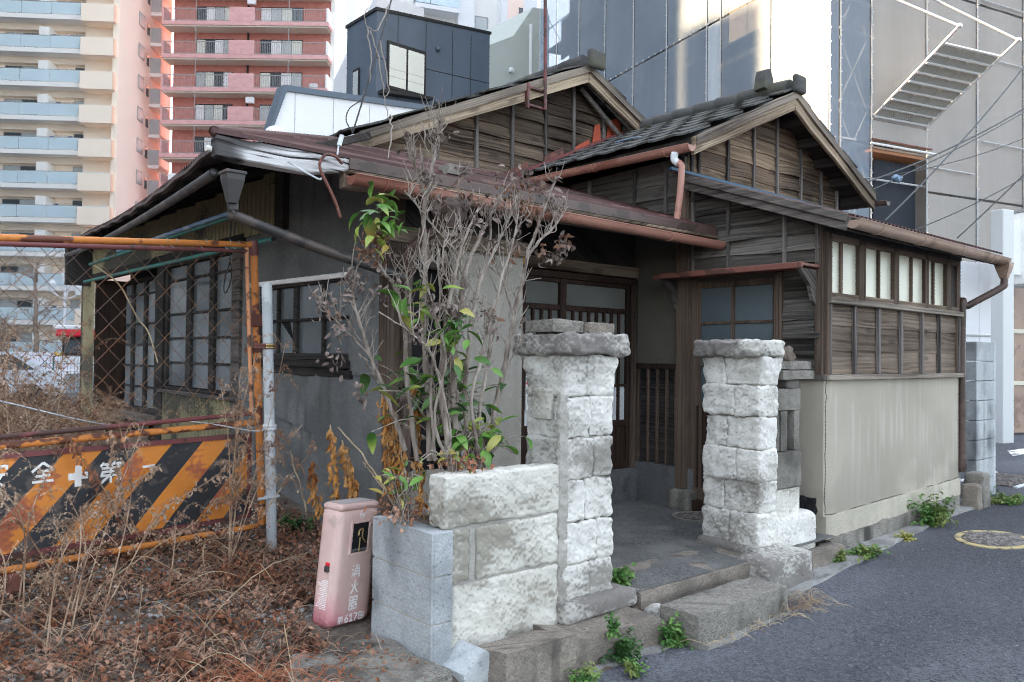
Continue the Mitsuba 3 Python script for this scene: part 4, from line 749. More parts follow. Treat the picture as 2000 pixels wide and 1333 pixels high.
# cream apartment block with glass balconies
c4, s4 = math.cos(.07), math.sin(.07); u = R0 * c4 + F0 * s4; w = F0 * c4 - R0 * s4
L = local((19.6, 79.0), u, w); K = thing('apartment_block', 'tall cream apartment block with pale blue glass balconies at the left', 'apartment building')
L('wall', cbox(-14, -.3, 1.8, 9, 0, 48), 'cream_paint', K); L('end_wall', cbox(-.299, .26, .2, 13.5, 0, 48.2, .02), 'pink_wall', K); L('front_pier', cbox(-3.2, -.299, 1.2, 2.2, 0, 48.1), 'cream_paint', K)
L('corner_strip', cbox(-.29, .262, .16, .22, 0, 48.1), 'cream_paint', K)
for f in range(-1, 15):
    z = 4.23 + 3.11 * (f - 0)
    if f < 0: z = 1.1
    sl = L('balcony_slab', prism([(-14, .0), (-3.0, .0), (-2.2, .35), (-2.2, 1.85), (-14, 1.85)], 'z', z - .42, z), 'white_paint', K)
    L('ceiling_beam', cbox(-14, -.4, 1.3, 1.82, z - 1.0, z - .42), 'cream_paint', sl)
    for a in np.arange(-13.6, -3.1, 2.62): L('glass_panel', cbox(a + .02, a + 2.6, .0, .03, z + .04, z + 1.12, .002), 'glass_balcony', sl)
    L('handrail', cbox(-14, -3.0, -.02, .05, z + 1.12, z + 1.17), 'alu', sl)
    bx_ = L('balcony_box', prism([(-2.95, -.35), (-.05, -.35), (-.05, 1.85), (-2.95, 1.85)], 'z', z - .62, z + 1.0), 'cream_paint', K)
    L('end_face', cbox(-.05, .015, -.345, 1.2, z - .62, z + .995), 'peach_paint', bx_)
    for a in (-6.85,): L('partition', cbox(a, a + .9, .15, 1.7, z + .02, z + 2.0), 'white_paint', K)
    if f % 3 != 1:
        L('drying_rail', cbox(-6.0 + .6 * (f % 2), -3.6, .35, .39, z + 1.35, z + 1.39), 'alu', sl)
        for q in range(2 + f % 3): L('washing', cbox(-5.8 + .55 * q, -5.45 + .55 * q, .34, .40, z + .75 + .1 * ((q + f) % 3), z + 1.34, .01), ('cloth_white', 'cloth_grey', 'cloth_navy')[(q * 2 + f) % 3], sl)
    if f % 2: L('air_conditioner', cbox(-1.6, -.9, 1.2, 1.5, z + 1.05, z + 1.6, .02), 'off_white', K)
    for a0, a1 in ((-4.3, -.75), (-10.6, -7.4), (-13.5, -11.5)):
        wn = L('window', cbox(a0, a1, 1.70, 1.795, z + .05, z + 1.95), 'alu', K)
        n = max(2, int((a1 - a0) / 1.1))
        for i in range(n): L('pane', cbox(a0 + .08 + (a1 - a0 - .08) * i / n, a0 + (a1 - a0 - .08) * (i + 1) / n, 1.66, 1.69, z + .1, z + 1.88, .002), 'window_dark' if (i + f) % 2 else 'window_pale', wn)
    wn = L('side_window', cbox(.26, .30, 4.6, 6.0, z - 1.9, z - .55), 'alu', K); L('pane', cbox(.295, .31, 4.7, 5.9, z - 1.8, z - .65, .002), 'window_pale', wn)
    wn = L('side_window', cbox(.26, .29, 6.7, 7.3, z - 2.0, z - .9), 'window_dark', K)
    sb = L('side_balcony', cbox(.26, 1.35, 7.5, 10.2, z - 2.9, z - 2.55, .02), 'white_paint', K)
    L('screen', cbox(.3, 1.3, 7.55, 7.6, z - 2.5, z - 1.0), 'grey_panel', sb); L('glass_panel', cbox(1.27, 1.3, 7.6, 10.1, z - 2.5, z - 1.0), 'glass_balcony', sb)
# red tiled apartment block
L = local((24.3, 81.3), R0, F0); K = thing('apartment_block', 'red tiled apartment block with railed balconies and washing hung out', 'apartment building')
L('wall', cbox(.5, 16.2, 1.7, 12, 0, 52), 'red_tile', K); L('end_wall', cbox(16.2, 16.6, 1.6, 12, 0, 52), 'white_paint', K)
for f in range(15):
    z = 1.15 + 3.27 * f
    sl = L('balcony_slab', cbox(0, 16.35, 0, 1.75, z - .3, z + .12, .02), 'rose_tile', K); L('soffit', cbox(.15, 16.2, .1, 1.72, z - .42, z - .3), 'soffit_cream', sl)
    L('parapet', cbox(6.6, 9.1, -.02, .2, z + .1, z + 1.5, .02), 'rose_tile', sl); L('end_parapet', cbox(0, .2, .05, 1.7, z + .12, z + 1.5, .02), 'rose_tile', sl); L('end_parapet', cbox(16.1, 16.33, .05, 1.7, z + .12, z + 1.5, .02), 'white_paint', sl)
    for a0, a1 in ((.2, 6.6), (9.1, 16.1)):
        bars = [cbox(a, a + .025, .04, .065, z + .2, z + 1.3, .002) for a in np.arange(a0 + .1, a1, .17)] + [cbox(a0, a1, .03, .08, z + 1.3, z + 1.37), cbox(a0, a1, .03, .08, z + .16, z + .21)]
        L('railing', bars, 'alu', sl, kind='stuff')
    for i_, (a0, a1) in enumerate(((2.8, 6.5), (9.2, 13.4))):
        wn = L('window', cbox(a0, a1, 1.6, 1.695, z + .12, z + 2.2), 'dark_frame', K)
        for i in range(4): L('pane', cbox(a0 + .06 + (a1 - a0 - .06) * i / 4, a0 + (a1 - a0 - .06) * (i + 1) / 4, 1.56, 1.59, z + .2, z + 2.1, .002), ('window_pale', 'blind', 'window_dark', 'cloth_white')[(i + f + i_) % 4], wn)
    L('drainpipe', cbox(7.9, 8.05, 1.5, 1.65, z + .1, z + 2.85), 'dark_frame', K); L('support_pole', cbox(3.3, 3.36, .1, .16, z + 1.3, z + 2.85), 'alu', K); L('support_pole', cbox(12.4, 12.46, .1, .16, z + 1.3, z + 2.85), 'alu', K)
    if f % 3 == 1: L('air_conditioner', cbox(8.2, 9.0, .4, .75, z + 2.0, z + 2.6, .03), 'off_white', K)
    if f in (4, 6, 8): L('air_conditioner', cbox(14.4, 15.2, .6, .95, z + .15, z + .8, .03), 'off_white', K)
zz = 1.15 + 3.27 * 5
for nm, a0, a1, d, z0, z1, mt in (('towel', .9, 1.75, .0, .7, 1.42, 'cloth_white'), ('towel', 1.85, 2.75, .0, .7, 1.42, 'cloth_grey'), ('shirt', 3.1, 3.5, .7, 1.1, 2.1, 'cloth_white'), ('shirt', 3.7, 4.2, .75, 1.0, 2.1, 'cloth_white'), ('trousers', 4.4, 4.9, .7, 1.5, 2.15, 'cloth_navy'), ('shirt', 4.3, 4.7, .5, .3, 1.4, 'cloth_white'), ('shorts', 5.1, 5.5, .5, .6, 1.3, 'cloth_navy'), ('shirt', 5.6, 6.2, .7, 1.3, 2.1, 'cloth_white')):
    k = L(nm, cbox(a0, a1, d, d + .04, zz + z0, zz + z1, .01), mt)
    tag(k, {'towel': f'{"white" if mt == "cloth_white" else "grey"} towel folded over the railing of a red block balcony', 'shirt': {3.1: 'white shirt drying second from the left in the row of washing on the red block', 3.7: 'white shirt drying left of the navy trousers on the red block', 4.3: 'white shirt hanging low under the navy trousers on the red block', 5.6: 'white shirt drying at the right end of the washing on the red block'}.get(a0), 'trousers': 'navy trousers drying on a balcony of the red apartment block', 'shorts': 'navy shorts drying low on a balcony of the red apartment block'}[nm], 'laundry', 'washing on the red block balcony' if nm == 'shirt' else None)
# white slab building right of it
L = local((39.4, 77.4), R0, F0); K = thing('white_building', 'blank white tower wall right of the red apartment block', 'building'); L('wall', cbox(.3, 3.6, 0, 14, 0, 46, .03), 'white_paint', K)
for z in np.arange(6, 46, 4.2): L('vent', [cbox(3.1, 3.35, -.06, 0, z, z + .14)], 'grey_panel', K)
L = local((36.0, 66.0), R0, F0); K = thing('aerial_mast', 'thin dark pole with a red lamp box above the white wall', 'mast'); L('pole', tube([(4.6, 0, 20), (4.6, 0, 42)], .12, 8), 'dark_frame', K); L('lamp_box', cbox(3.7, 5.1, -.3, .3, 33.0, 34.0, .05), 'red_print', K)
# pale top block
L = local((24.05, 38.2), R0 * .94 + F0 * .342, F0 * .94 - R0 * .342); K = thing('white_apartment_block', 'white apartment block with small glass balcony above the dark house', 'apartment building')
L('wall', cbox(0, 8.6, .6, 8, 0, 26, .02), 'white_paint', K); L('bay', cbox(3.6, 4.6, .0, .7, 19.3, 26, .02), 'off_white', K); L('bay', cbox(6.2, 8.5, -.1, .7, 0, 26, .02), 'off_white', K)
for z in (18.6, 21.3):
    sl = L('balcony_slab', cbox(1.0, 3.6, -.3, .6, z - .1, z + .15), 'off_white', K)
    for a in (1.02, 1.9, 2.75): L('glass_panel', cbox(a, a + .84, -.28, -.25, z + .2, z + 1.1, .002), 'glass_balcony', sl)
    wn = L('window', cbox(1.1, 2.6, .52, .61, z + .2, z + 2.0), 'alu', K); L('pane', cbox(1.18, 2.5, .49, .53, z + .25, z + 1.9, .002), 'window_dark', wn)
    wn = L('window', cbox(4.7, 5.6, .52, .61, z - 1.0, z + .3), 'alu', K); L('pane', cbox(4.8, 5.5, .49, .53, z - .9, z + .2, .002), 'window_pale', wn)
    rc = L('recess', cbox(6.6, 7.6, -.13, -.09, z - .2, z + 1.4), 'pink_wall', K); L('pane', cbox(7.3, 7.55, -.16, -.12, z - .1, z + .9, .002), 'window_dark', rc)
# dark clad house
K = thing('dark_house', 'dark blue grey clad cubic house with one large window', 'house')
put('wall', prism([(13.11, 0), (17.75, 0), (17.75, 13.0), (13.11, 12.5)], 'y', 22.0, 23.9), 'dark_cladding', K)
put('flat_roof_edge', prism([(13.06, 12.46), (17.8, 12.97), (17.8, 13.06), (13.06, 12.56)], 'y', 21.96, 23.95), 'dark_frame', K)
for z in (9.0, 10.95): put('panel_joint', beam((13.1, 21.995, z), (17.75, 21.995, z + .25), .01, .025), 'dark_frame', K)
for x in (13.9, 15.0, 16.1, 16.9): put('panel_joint', box(x, x + .02, 21.99, 22.0, 9, 12.7), 'dark_frame', K)
wn = put('window', pb('y', 21.94, 22.02, 13.5, 14.98, 10.05, 11.6), 'dark_frame', K)
for a, b in ((13.57, 14.20), (14.28, 14.91)):
    put('pane', box(a, b, 21.93, 21.95, 10.15, 11.48), 'glass_cream' if False else 'blind', wn)
    for z in (10.45, 10.7): put('blind_fold', box(a, b, 21.926, 21.93, z, z + .02), 'grey_panel', wn)
put('window_ledge', prism([(13.2, 9.78), (15.15, 9.98), (15.15, 10.06), (13.2, 9.90)], 'y', 21.7, 22.0), 'dark_frame', K)
for x, z in ((15.4, 11.75), (15.35, 9.95), (15.35, 9.6)): put('vent_hood', rough(x, x + .14, 21.86, 22.0, z, z + .15, .04, .002, 5, 3, .05), 'dark_cladding', K, smooth=True)
wn = put('side_window', pb('x', 13.06, 13.13, 23.0, 23.4, 9.6, 10.9), 'dark_frame', K); put('pane', pb('x', 13.04, 13.07, 23.05, 23.35, 9.7, 10.8), 'window_pale', wn)
# white annex, pale walls
K = thing('white_annex', 'low white clad building with a dark roof edge behind the tiled roof', 'building')
put('wall', prism([(6.05, 0), (9.75, 0), (9.75, 6.72), (6.43, 6.40), (6.1, 5.4)], 'y', 14.0, 14.25), 'off_white', K); put('roof_edge', prism([(6.04, 5.40), (6.08, 5.38), (6.42, 6.385), (9.8, 6.71), (9.8, 6.82), (6.36, 6.49)], 'y', 13.95, 14.28), 'dark_cladding', K)
put('rear_block', box(7.6, 9.7, 14.26, 18, 0, 6.3), 'off_white', K)
for x in (6.6, 7.4, 8.2, 9.0): put('panel_joint', box(x, x + .012, 13.992, 14.0, 4, 6.5), 'grey_panel', K)
put('vent_cowl', tube(curve([(6.35, 13.9, 5.4), (6.2, 13.85, 5.55), (6.05, 13.8, 5.5), (6.0, 13.8, 5.3)], 5), .1, 10), 'off_white', K, smooth=True)
K = thing('grey_gable_wall', 'light grey panelled end wall left of the dark house', 'building'); put('wall', prism([(23.6, 0), (26.6, 0), (26.6, 11.6), (23.6, 13.9)], 'x', 14.05, 16), 'off_white', K)
put('panel_joint', beam((14.045, 23.6, 11.0), (14.045, 26.6, 9.6), .01, .02), 'grey_panel', K)
K = thing('pale_green_building', 'pale grey green building with a stepped top beside the scaffolding', 'building')
put('wall', prism([(22.4, 0), (26.2, 0), (26.2, 18.3), (25.2, 18.1), (24.0, 16.4), (22.4, 15.5)], 'y', 28, 36), 'pale_green_wall', K); put('corner_strip', box(25.7, 26.25, 27.95, 28.0, 0, 18.0), 'glass_balcony', K)
put('drainpipe', tube([(25.0, 27.9, 8), (25.0, 27.9, 17.2)], .07, 8), 'off_white', K); put('vent_hood', rough(23.7, 23.95, 27.8, 28, 14.6, 14.85, .06, .002, 5, 3, .1), 'off_white', K, smooth=True)

# ---------------------------------------------------------------- scaffolded building
E1 = np.array([math.cos(math.radians(-15)), math.sin(math.radians(-15)), 0]); E2 = np.array([math.cos(math.radians(75)), math.sin(math.radians(75)), 0]); CS = np.array([17.4, 9.1, 0])
K = thing('scaffolded_building', 'large building wrapped in grey scaffold netting with sunlit corner', 'building')
L = local(CS, E1, E2)
def netm(name, a, b, w_):
    tx = proc(lambda p, n, uv: mix(a, b, dr.clip(.7 * noise((p.x + p.y) * .6, p.z * .35, p.x - p.y) + .2 * noise((p.x - p.y) * 9, p.z * .8) , 0, 1)))
    df = {'type': 'diffuse', 'reflectance': tx}
    scene['mat_' + name] = {'type': 'blendbsdf', 'weight': w_, 'a': {'type': 'null'}, 'b': {'type': 'twosided', 'bsdf': df}}
netm('net_shade_blue', (.24, .29, .355), (.31, .365, .435), .66); netm('net_grey', (.36, .345, .33), (.46, .44, .42), .78); netm('net_pale', (.44, .49, .54), (.54, .59, .64), .92)  # one grey netting; the blue tint puts sky-lit shade into its colour
M('building_wall', (.25, .24, .235), .8); M('tube_steel', (.40, .42, .44), .4, .5); M('clip_white', (.66, .67, .68), .5); M('net_dark', (.02, .025, .035), .8); M('soffit_brown', (.33, .16, .085), .7)
L('wall', cbox(1.2, 40, 1.2, 14.2, 0, 26), 'building_wall', K)
for s in np.arange(1.9, 15, 2.9):
    for z in (4.5, 7.5, 10.5, 13.5): L('window', cbox(1.16, 1.2, s, s + 1.3, z, z + 1.6), 'window_dark', K)
for s in np.arange(2.6, 14, 3.3):
    for z in (4.5, 7.5, 10.5, 13.5): L('window', cbox(s, s + 1.5, 1.16, 1.2, z, z + 1.6), 'window_dark', K)
lp = [0, 1.86, 3.72, 4.30, 6.15, 7.9, 9.6, 11.35, 13.0, 14.4]
zc = [0.6, 5.68, 10.78, 15.9, 21.]
def sheet(axis, a0, a1, z0, z1, seed, off=0.0):
    r = np.random.default_rng(seed); ph = r.random(3) * 9
    def fn(u, v):
        a = a0 + .02 + (a1 - a0 - .04) * u; z = z0 + .03 + (z1 - z0 - .06) * v
        b = .035 * np.sin(np.pi * u) * np.sin(np.pi * v) * np.sin(3 * v + ph[0]) + .012 * np.sin(9 * u + ph[1] + 4 * v) * np.sin(np.pi * u) + off
        return (b, a, z) if axis == 'l' else (a, b, z)
    return grid(fn, 10, 16)
for i in range(9):
    for j in range(4): L('net_sheet', sheet('l', lp[i], lp[i + 1], zc[j], zc[j + 1], i * 9 + j), 'net_pale' if i == 2 and j < 2 else 'net_shade_blue', K, smooth=True)
rp = [0, .34, 1.36, 3.31, 5.25, 7.19, 9.1, 11.0, 12.9, 14.8]
for i in range(9):
    for j in range(4):
        if i == 2 and j in (0, 1):
            if j == 1: L('net_sheet', sheet('r', rp[i], rp[i + 1], 7.2, zc[2], i * 9 + j + 90), 'net_grey', K, smooth=True)
            continue
        L('net_sheet', sheet('r', rp[i], rp[i + 1], zc[j], zc[j + 1], i * 9 + j + 90), 'net_shade_blue' if i < 2 else 'net_grey', K, smooth=True)
for s in lp: L('standard', tube([(-.03, s, 0), (-.03, s, 22)], .019, 7), 'tube_steel', K, smooth=True)
for s in rp: L('standard', tube([(s, -.03, 0), (s, -.03, 22)], .019, 7), 'tube_steel', K, smooth=True)
for s in lp: L('net_tie', [cbox(-.075, -.05, s - .009, s + .009, z, z + .03, .003) for z in np.arange(4.4, 16, .32)], 'clip_white', K, kind='stuff')
for s in rp: L('net_tie', [cbox(s - .009, s + .009, -.075, -.05, z, z + .03, .003) for z in np.arange(2.4, 14, .32)], 'clip_white', K, kind='stuff')
L('net_tie', [cbox(-.05, -.02, s, s + .02, z, z + .05, .003) for z in zc[1:4] for s in np.arange(.2, 14.4, .31)], 'clip_white', K, kind='stuff')
for z in np.arange(2.2, 20, 1.72): L('ledger', tube([(.12, 0, z), (.12, 14.4, z)], .024, 6), 'tube_steel', K); L('ledger', tube([(0, .12, z + .2), (14.8, .12, z + .2)], .024, 6), 'tube_steel', K)
for z in np.arange(3.2, 20, 3.44): L('walkway', cbox(.25, .9, 0, 14.4, z, z + .05), 'grey_panel', K); L('walkway', cbox(0, 14.8, .25, .9, z, z + .05), 'grey_panel', K)
for i in range(0, 9):
    for z in np.arange(3.2, 18, 3.44):
        a, b = lp[i], lp[i + 1]; 
        if (i + int(z)) % 2 and b - a > 1: L('brace', tube([(.1, a, z), (.1, b, z + 1.7)], .015, 5), 'tube_steel', K)
for z in np.arange(4.0, 18, 1.72):
    L('brace', tube([(.36, .08, z), (1.34, .08, z + 1.7)], .015, 5), 'tube_steel', K); L('brace', tube([(1.34, .08, z), (.36, .08, z + 1.7)], .015, 5), 'tube_steel', K)
for s, z in ((3.4, 6.3), (3.4, 4.2), (5.4, 9.4), (5.4, 7.2), (5.4, 4.2), (5.4, 10.9), (3.4, 11.6)): L('bright_ledger', tube([(s, -.06, z), (s + 1.7, -.06, z)], .017, 6), 'tube_steel', K)
# opening with dark net below the catch platform
L('opening_void', cbox(1.40, 3.28, .9, 1.0, 1, 7.0), 'net_dark', K); L('opening_soffit', cbox(1.38, 3.30, -.02, 1.1, 6.45, 6.52), 'soffit_brown', K); L('opening_net', sheet('r', 1.75, 3.28, .6, 6.4, 77, .25), 'net_dark', K); L('opening_edge', tube([(1.2, -.15, 6.6), (3.55, -.15, 6.6)], .03, 7), 'clip_white', K); L('opening_edge', tube([(1.3, -.1, 6.72), (3.4, -.1, 6.72)], .025, 7), 'rust_red', K)
L('opening_band', cbox(1.38, 3.29, -.05, -.03, 6.76, 7.2), 'net_grey', K)
for z in (3.9, 4.3, 4.8, 5.2): L('wall_bracket', cbox(1.38, 1.6, .5, .7, z, z + .15), 'cream_paint', K)
# catch platform
P = thing('catch_platform', 'tilted steel catch platform jutting out of the scaffold netting at the upper right', 'scaffold platform')
hl = np.array([1.38, -.08, 7.28]); hr = np.array([3.27, -.08, 7.30]); ol = np.array([1.80, -1.55, 8.58]); orr = np.array([3.80, -1.58, 8.62])
for i in range(8):
    f0, f1 = i / 8, (i + 1) / 8; p = [hl + (ol - hl) * f0, hr + (orr - hr) * f0, hr + (orr - hr) * (f1 - .02), hl + (ol - hl) * (f1 - .02)]
    def pan(u, v, p=p): q = (np.outer((1 - u) * (1 - v), p[0]) + np.outer(u * (1 - v), p[1]) + np.outer(u * v, p[2]) + np.outer((1 - u) * v, p[3])); return q[:, 0], q[:, 1], q[:, 2]
    L('panel', grid(pan, 1, 1), 'perforated_steel', P); L('cross_bar', tube([p[0] + [0, -.03, -.02], p[1] + [0, -.03, -.02]], .028 if i % 2 == 0 else .018, 7), 'tube_steel', P)
    for t in (.3, .6): a = p[0] + (p[1] - p[0]) * t; b = p[3] + (p[2] - p[3]) * t; L('rib', tube([a + [0, -.02, -.015], b + [0, -.02, -.015]], .01, 5), 'alu', P)
M('perforated_steel', proc(lambda p, n, uv: mix((.35, .36, .34), (.07, .07, .065), smoothstep(.1, .45, dr.sin((p.x * .97 - p.y * .26) * 95) * dr.sin(p.z * 120)))), .5, .5)
for a, b, r in ((hl, ol + (ol - hl) * .22, .035), (hr, orr + (orr - hr) * .22, .035), (ol, orr, .03)): L('side_rail', tube([a, b], r, 8), 'bright_steel', P, smooth=True)
el, er = ol + (ol - hl) * .22, orr + (orr - hr) * .22
L('strut', tube([el, (1.05, -.1, 10.3)], .03, 8), 'bright_steel', P, smooth=True); L('strut', tube([er, (2.6, -.1, 10.6)], .03, 8), 'bright_steel', P, smooth=True)
for e in (el, er): L('clamp', rough(e[0] - .06, e[0] + .06, e[1] - .06, e[1] + .06, e[2] - .06, e[2] + .06, .03, .0, 5, 3, .05), 'bright_steel', P, smooth=True)
# hoarding, sign post, block wall to the right of the house
O = np.array([15.6, 5.55]); L = local(O, E1, E2)
K = thing('hoarding', 'plain white steel construction hoarding at the far right behind the house', 'hoarding')
for i in range(5): L('panel', [cbox(-3.2 + .9 * i, -2.31 + .9 * i, 0, .04, .1, 3.3, .006)], 'off_white', K)
L('rail', cbox(-3.2, 1.3, -.03, 0, 1.95, 1.98), 'grey_panel', K)
K = thing('tan_gate', 'tan framed shutter gate beside the white hoarding at the right edge', 'gate')
for i in range(3): L('panel', cbox(1.35, 4.5, .03, .08, .15 + .98 * i, 1.05 + .98 * i), 'bronze_gutter', K); L('frame', cbox(1.33, 4.5, .0, .09, 1.05 + .98 * i, 1.13 + .98 * i), 'soffit_cream', K)
M('post_grey', (.50, .52, .53), .4, .5)
K = thing('sign_post', 'tall square steel post carrying a white sign board at the right edge', 'sign')
L = local((15.15, 4.80), E1, E2); L('post', cbox(0, .30, 0, .22, .1, 4.1, .01), 'post_grey', K); L('bracket', cbox(.30, .62, .05, .17, 3.0, 3.95), 'off_white', K); L('sign_board', cbox(.58, 1.9, -.02, .2, 2.85, 4.1, .01), 'sign_white', K); L('sign_frame', [cbox(.56, 1.92, -.03, .21, 2.80, 2.85), cbox(.56, 1.92, -.03, .21, 4.1, 4.15)], 'alu', K)
K = thing('block_wall', 'short grey concrete block wall at the right end of the house', 'wall')
for i in range(8): put('block', cbox(8.78, 9.25, 3.02, 3.12, .1 + .2 * i, .294 + .2 * i, .004), 'cmu', K)
put('end_pier', [cbox(9.252, 9.30, 3.015, 3.14, .1, 1.70, .004)], 'cement_blue', K)
solo('footing_stone', rough(8.18, 8.30, 2.80, 2.95, .08, .33, .03, .02, 8, 3, .02), 'cement_brown', 'upright broken stone at the right foot of the house wall', 'stone', smooth=40)
solo('footing_stone', rough(8.32, 8.52, 2.80, 2.98, .08, .43, .03, .02, 8, 4, .025), 'cement', 'dark squared stone between the house corner and the block wall', 'stone', smooth=40)
# unseen blocks added left of the view to keep low sun off the house
sd = np.array([-.894, .447, 0]); wd_ = np.array([.447, .894, 0])
def tower(w0, w1, a, h, label):
    K = thing('office_tower', label, 'building'); o = sd * a + wd_ * w0; L = local(o, wd_, sd)
    L('wall', cbox(0, w1 - w0, 0, 14, 0, h, .05), 'grey_panel', K)
    for z in np.arange(3, h - 2, 3.4): L('window_band', cbox(.6, w1 - w0 - .6, -.05, 0, z, z + 1.5), 'window_dark', K)
tower(-14, 13.4, 34, 30, 'broad grey block added out of view to the left to shade the house')
tower(13.5, 18.05, 36, 25.5, 'low grey block added between two taller ones out of view to shade the white annex')
tower(18.1, 21.2, 36, 35.5, 'narrow grey block added out of view to the left to shade part of the netting')
tower(21.3, 89, 36, 58, 'high grey block added out of view to the left to shade the apartment blocks')

# ---------------------------------------------------------------- barricade gate, post, extinguisher box
GA = math.radians(17.8); gu = np.array([math.cos(GA), math.sin(GA), 0]); gn = np.array([math.sin(GA), -math.cos(GA), 0]); GO = np.array([2.08, 4.8, 0])
def gp(s, z, o=0.0): return GO + gu * s + gn * o + np.array([0, 0, z])
def gl(s0, z0, s1, z1, r, o=0.0, n=2, sides=9): return tube([gp(s0 + (s1 - s0) * t, z0 + (z1 - z0) * t, o) for t in np.linspace(0, 1, n)], r, sides)
K = thing('barricade_gate', 'rusty orange folding gate with chain link mesh above a black and orange striped panel', 'gate')
put('top_rail', gl(-2.3, 1.94, -.10, 2.166, .018), 'orange_paint', K, smooth=50); put('end_post', gl(-.091, 2.185, .014, .43, .0235, 0, 4), 'orange_paint', K, smooth=50)
put('post_cap', gl(-.093, 2.19, -.088, 2.10, .028), 'maroon_metal', K, smooth=50)
put('mesh_rail', gl(-2.3, 1.915, -.168, 2.118, .0125, .03), 'maroon_metal', K, smooth=50); put('mesh_rail', gl(-2.3, 1.085, -.12, 1.127, .0125, .03), 'maroon_metal', K, smooth=50)
put('mesh_stile', gl(-.169, 2.137, -.108, 1.12, .0125, .03), 'orange_faded', K, smooth=50); put('middle_rail', gl(-2.3, 1.05, -.047, 1.068, .0185), 'orange_paint', K, smooth=50); put('bottom_rail', gl(-2.3, .505, -.03, .425, .0165), 'orange_paint', K, smooth=50)
put('hinge', frame(cbox(-.10, -.0, -.03, .03, 1.66, 1.74, .004), gp(-.02, 0), gu, -gn, EZ), 'rust_red', K); put('hinge', frame(cbox(-.13, -.03, -.025, .025, 1.50, 1.53, .004), gp(-.0, 0), gu, -gn, EZ), 'rust_red', K)
reg = Polygon([(-2.3, 1.10), (-.13, 1.14), (-.18, 2.11), (-2.3, 1.925)]); wires = []
for k in range(-30, 30):
    for sg in (1, -1):
        c = k * .128 + (.02 if sg > 0 else 0); ln = LineString([(-3.5, sg * (-3.5) + c + 1.5), (1, sg * 1 + c + 1.5)]).intersection(reg)
        if ln.is_empty or ln.length < .02 or ln.geom_type != 'LineString': continue
        (a, b), (c_, d_) = ln.coords[0], ln.coords[-1]; n = max(2, int(ln.length / .045)); t = np.linspace(0, 1, n)
        wires.append(tube([gp(a + (c_ - a) * q, b + (d_ - b) * q, .03 + .0016 * sg * (1 if i % 2 else -1)) for i, q in enumerate(t)], .0016, 4, cap=False))
put('chain_link', wires, 'chain_wire', K, kind='stuff')
R = np.random.default_rng(12)
for i, s in enumerate((-1.25, -.72, -.66, -.47, -.3, -.24, -1.75)):
    zt = 2.166 + (s + .1) * .103; put('tie_wire', tube([gp(s + .02 * math.sin(5 * t), zt - .055 * t + .02, .02 + .022 * math.cos(6 * t)) for t in np.linspace(0, 1, 12)], .0022, 4), 'galvanised', K)
PN = put('striped_panel', frame(prism([(-2.3, 1.03), (-.086, 1.008), (-.082, .483), (-2.3, .55)], 'y', -.002, .002), GO, gu, -gn, EZ), 'panel_black', K)
pr_ = Polygon([(-2.3, 1.03), (-.088, 1.006), (-.084, .485), (-2.3, .55)])
for s0 in (-2.14, -1.73, -1.32, -.915, -.50, -.10):
    g = Polygon([(s0 - .1, .4), (s0 + .1, .4), (s0 + .8, 1.1), (s0 + .6, 1.1)]).intersection(pr_.buffer(-.004))
    if not g.is_empty: put('orange_stripe', frame(prism(g, 'y', -.0035, -.0022), GO, gu, -gn, EZ), 'panel_orange', PN)
put('panel_border', frame(prism(pr_.difference(pr_.buffer(-.026)), 'y', -.012, .004), GO, gu, -gn, EZ), 'maroon_metal', PN)
for ch, s0, zc, w_, h_ in (('an', -1.60, .925, .105, .105), ('zen', -1.395, .912, .115, .095), ('cross', -1.215, .873, .10, .105), ('dai', -1.055, .872, .125, .105), ('ichi', -.815, .878, .075, .05)):
    m = strokes(KANJI[ch], h_, w_, .034 if ch == 'cross' else .0125, .0012); m.vertices = m.vertices - [0, h_ / 2, 0]
    put('lettering', frame(m, gp(s0, zc, .0040), gu, (gu * 0 + EZ), gn), 'sign_white', PN)
put('panel_bolt', frame(cbox(-.012, .012, -.014, .0, 1.02, 1.06), gp(-.93, 0), gu, -gn, EZ), 'orange_faded', K)
put('caster_foot', [frame(cbox(-1.66, -1.44, -.04, .04, .37, .46, .01), GO, gu, -gn, EZ)], 'rust_red', K)
K = thing('galvanised_post', 'upright galvanised steel pipe post clamped to the end of the orange gate', 'post')
pb0, pt0 = np.array([2.105, 4.675, .25]), np.array((2.032,4.655,1.926)); px_ = lambda t: pb0 + (pt0 - pb0) * t
put('pipe', tube([px_(t) for t in np.linspace(0, 1, 5)], .031, 16), 'galvanised', K, smooth=50)
for t, mt in ((.765, 'brass'), (.775, 'brass'), (.22, 'galvanised')):
    c = px_(t); put('clamp', tube([c + .036 * np.array([math.cos(a), math.sin(a), 0]) for a in np.linspace(0, 2 * np.pi, 17)], .009, 6), mt, K, smooth=True)
    put('clamp_bolt', beam(c + gu * .05 + gn * .02, c - gu * .11 + gn * .01, .018, .016), mt if mt != 'brass' else 'rust_red', K)
c = px_(.475); put('chain_loop', [tube([c + np.array([.037 * math.cos(a), .037 * math.sin(a), dz + .006 * math.sin(9 * a)]) for a in np.linspace(0, 2 * np.pi, 28)], .0065, 5) for dz in (-.012, .008)], 'white_chain', K, smooth=True, kind='stuff')
solo('wire_rope', tube(curve([c - gu * .03, c + gu * -.12 + [0, 0, -.015], gp(-.5, 1.10, -.05), gp(-.9, 1.10, -.12), gp(-1.4, 1.24, -.2), gp(-1.8, 1.36, -.2)], 8), .004, 5), 'galvanised', 'thin pale wire rope running left from the galvanised post behind the gate', 'wire', smooth=True)
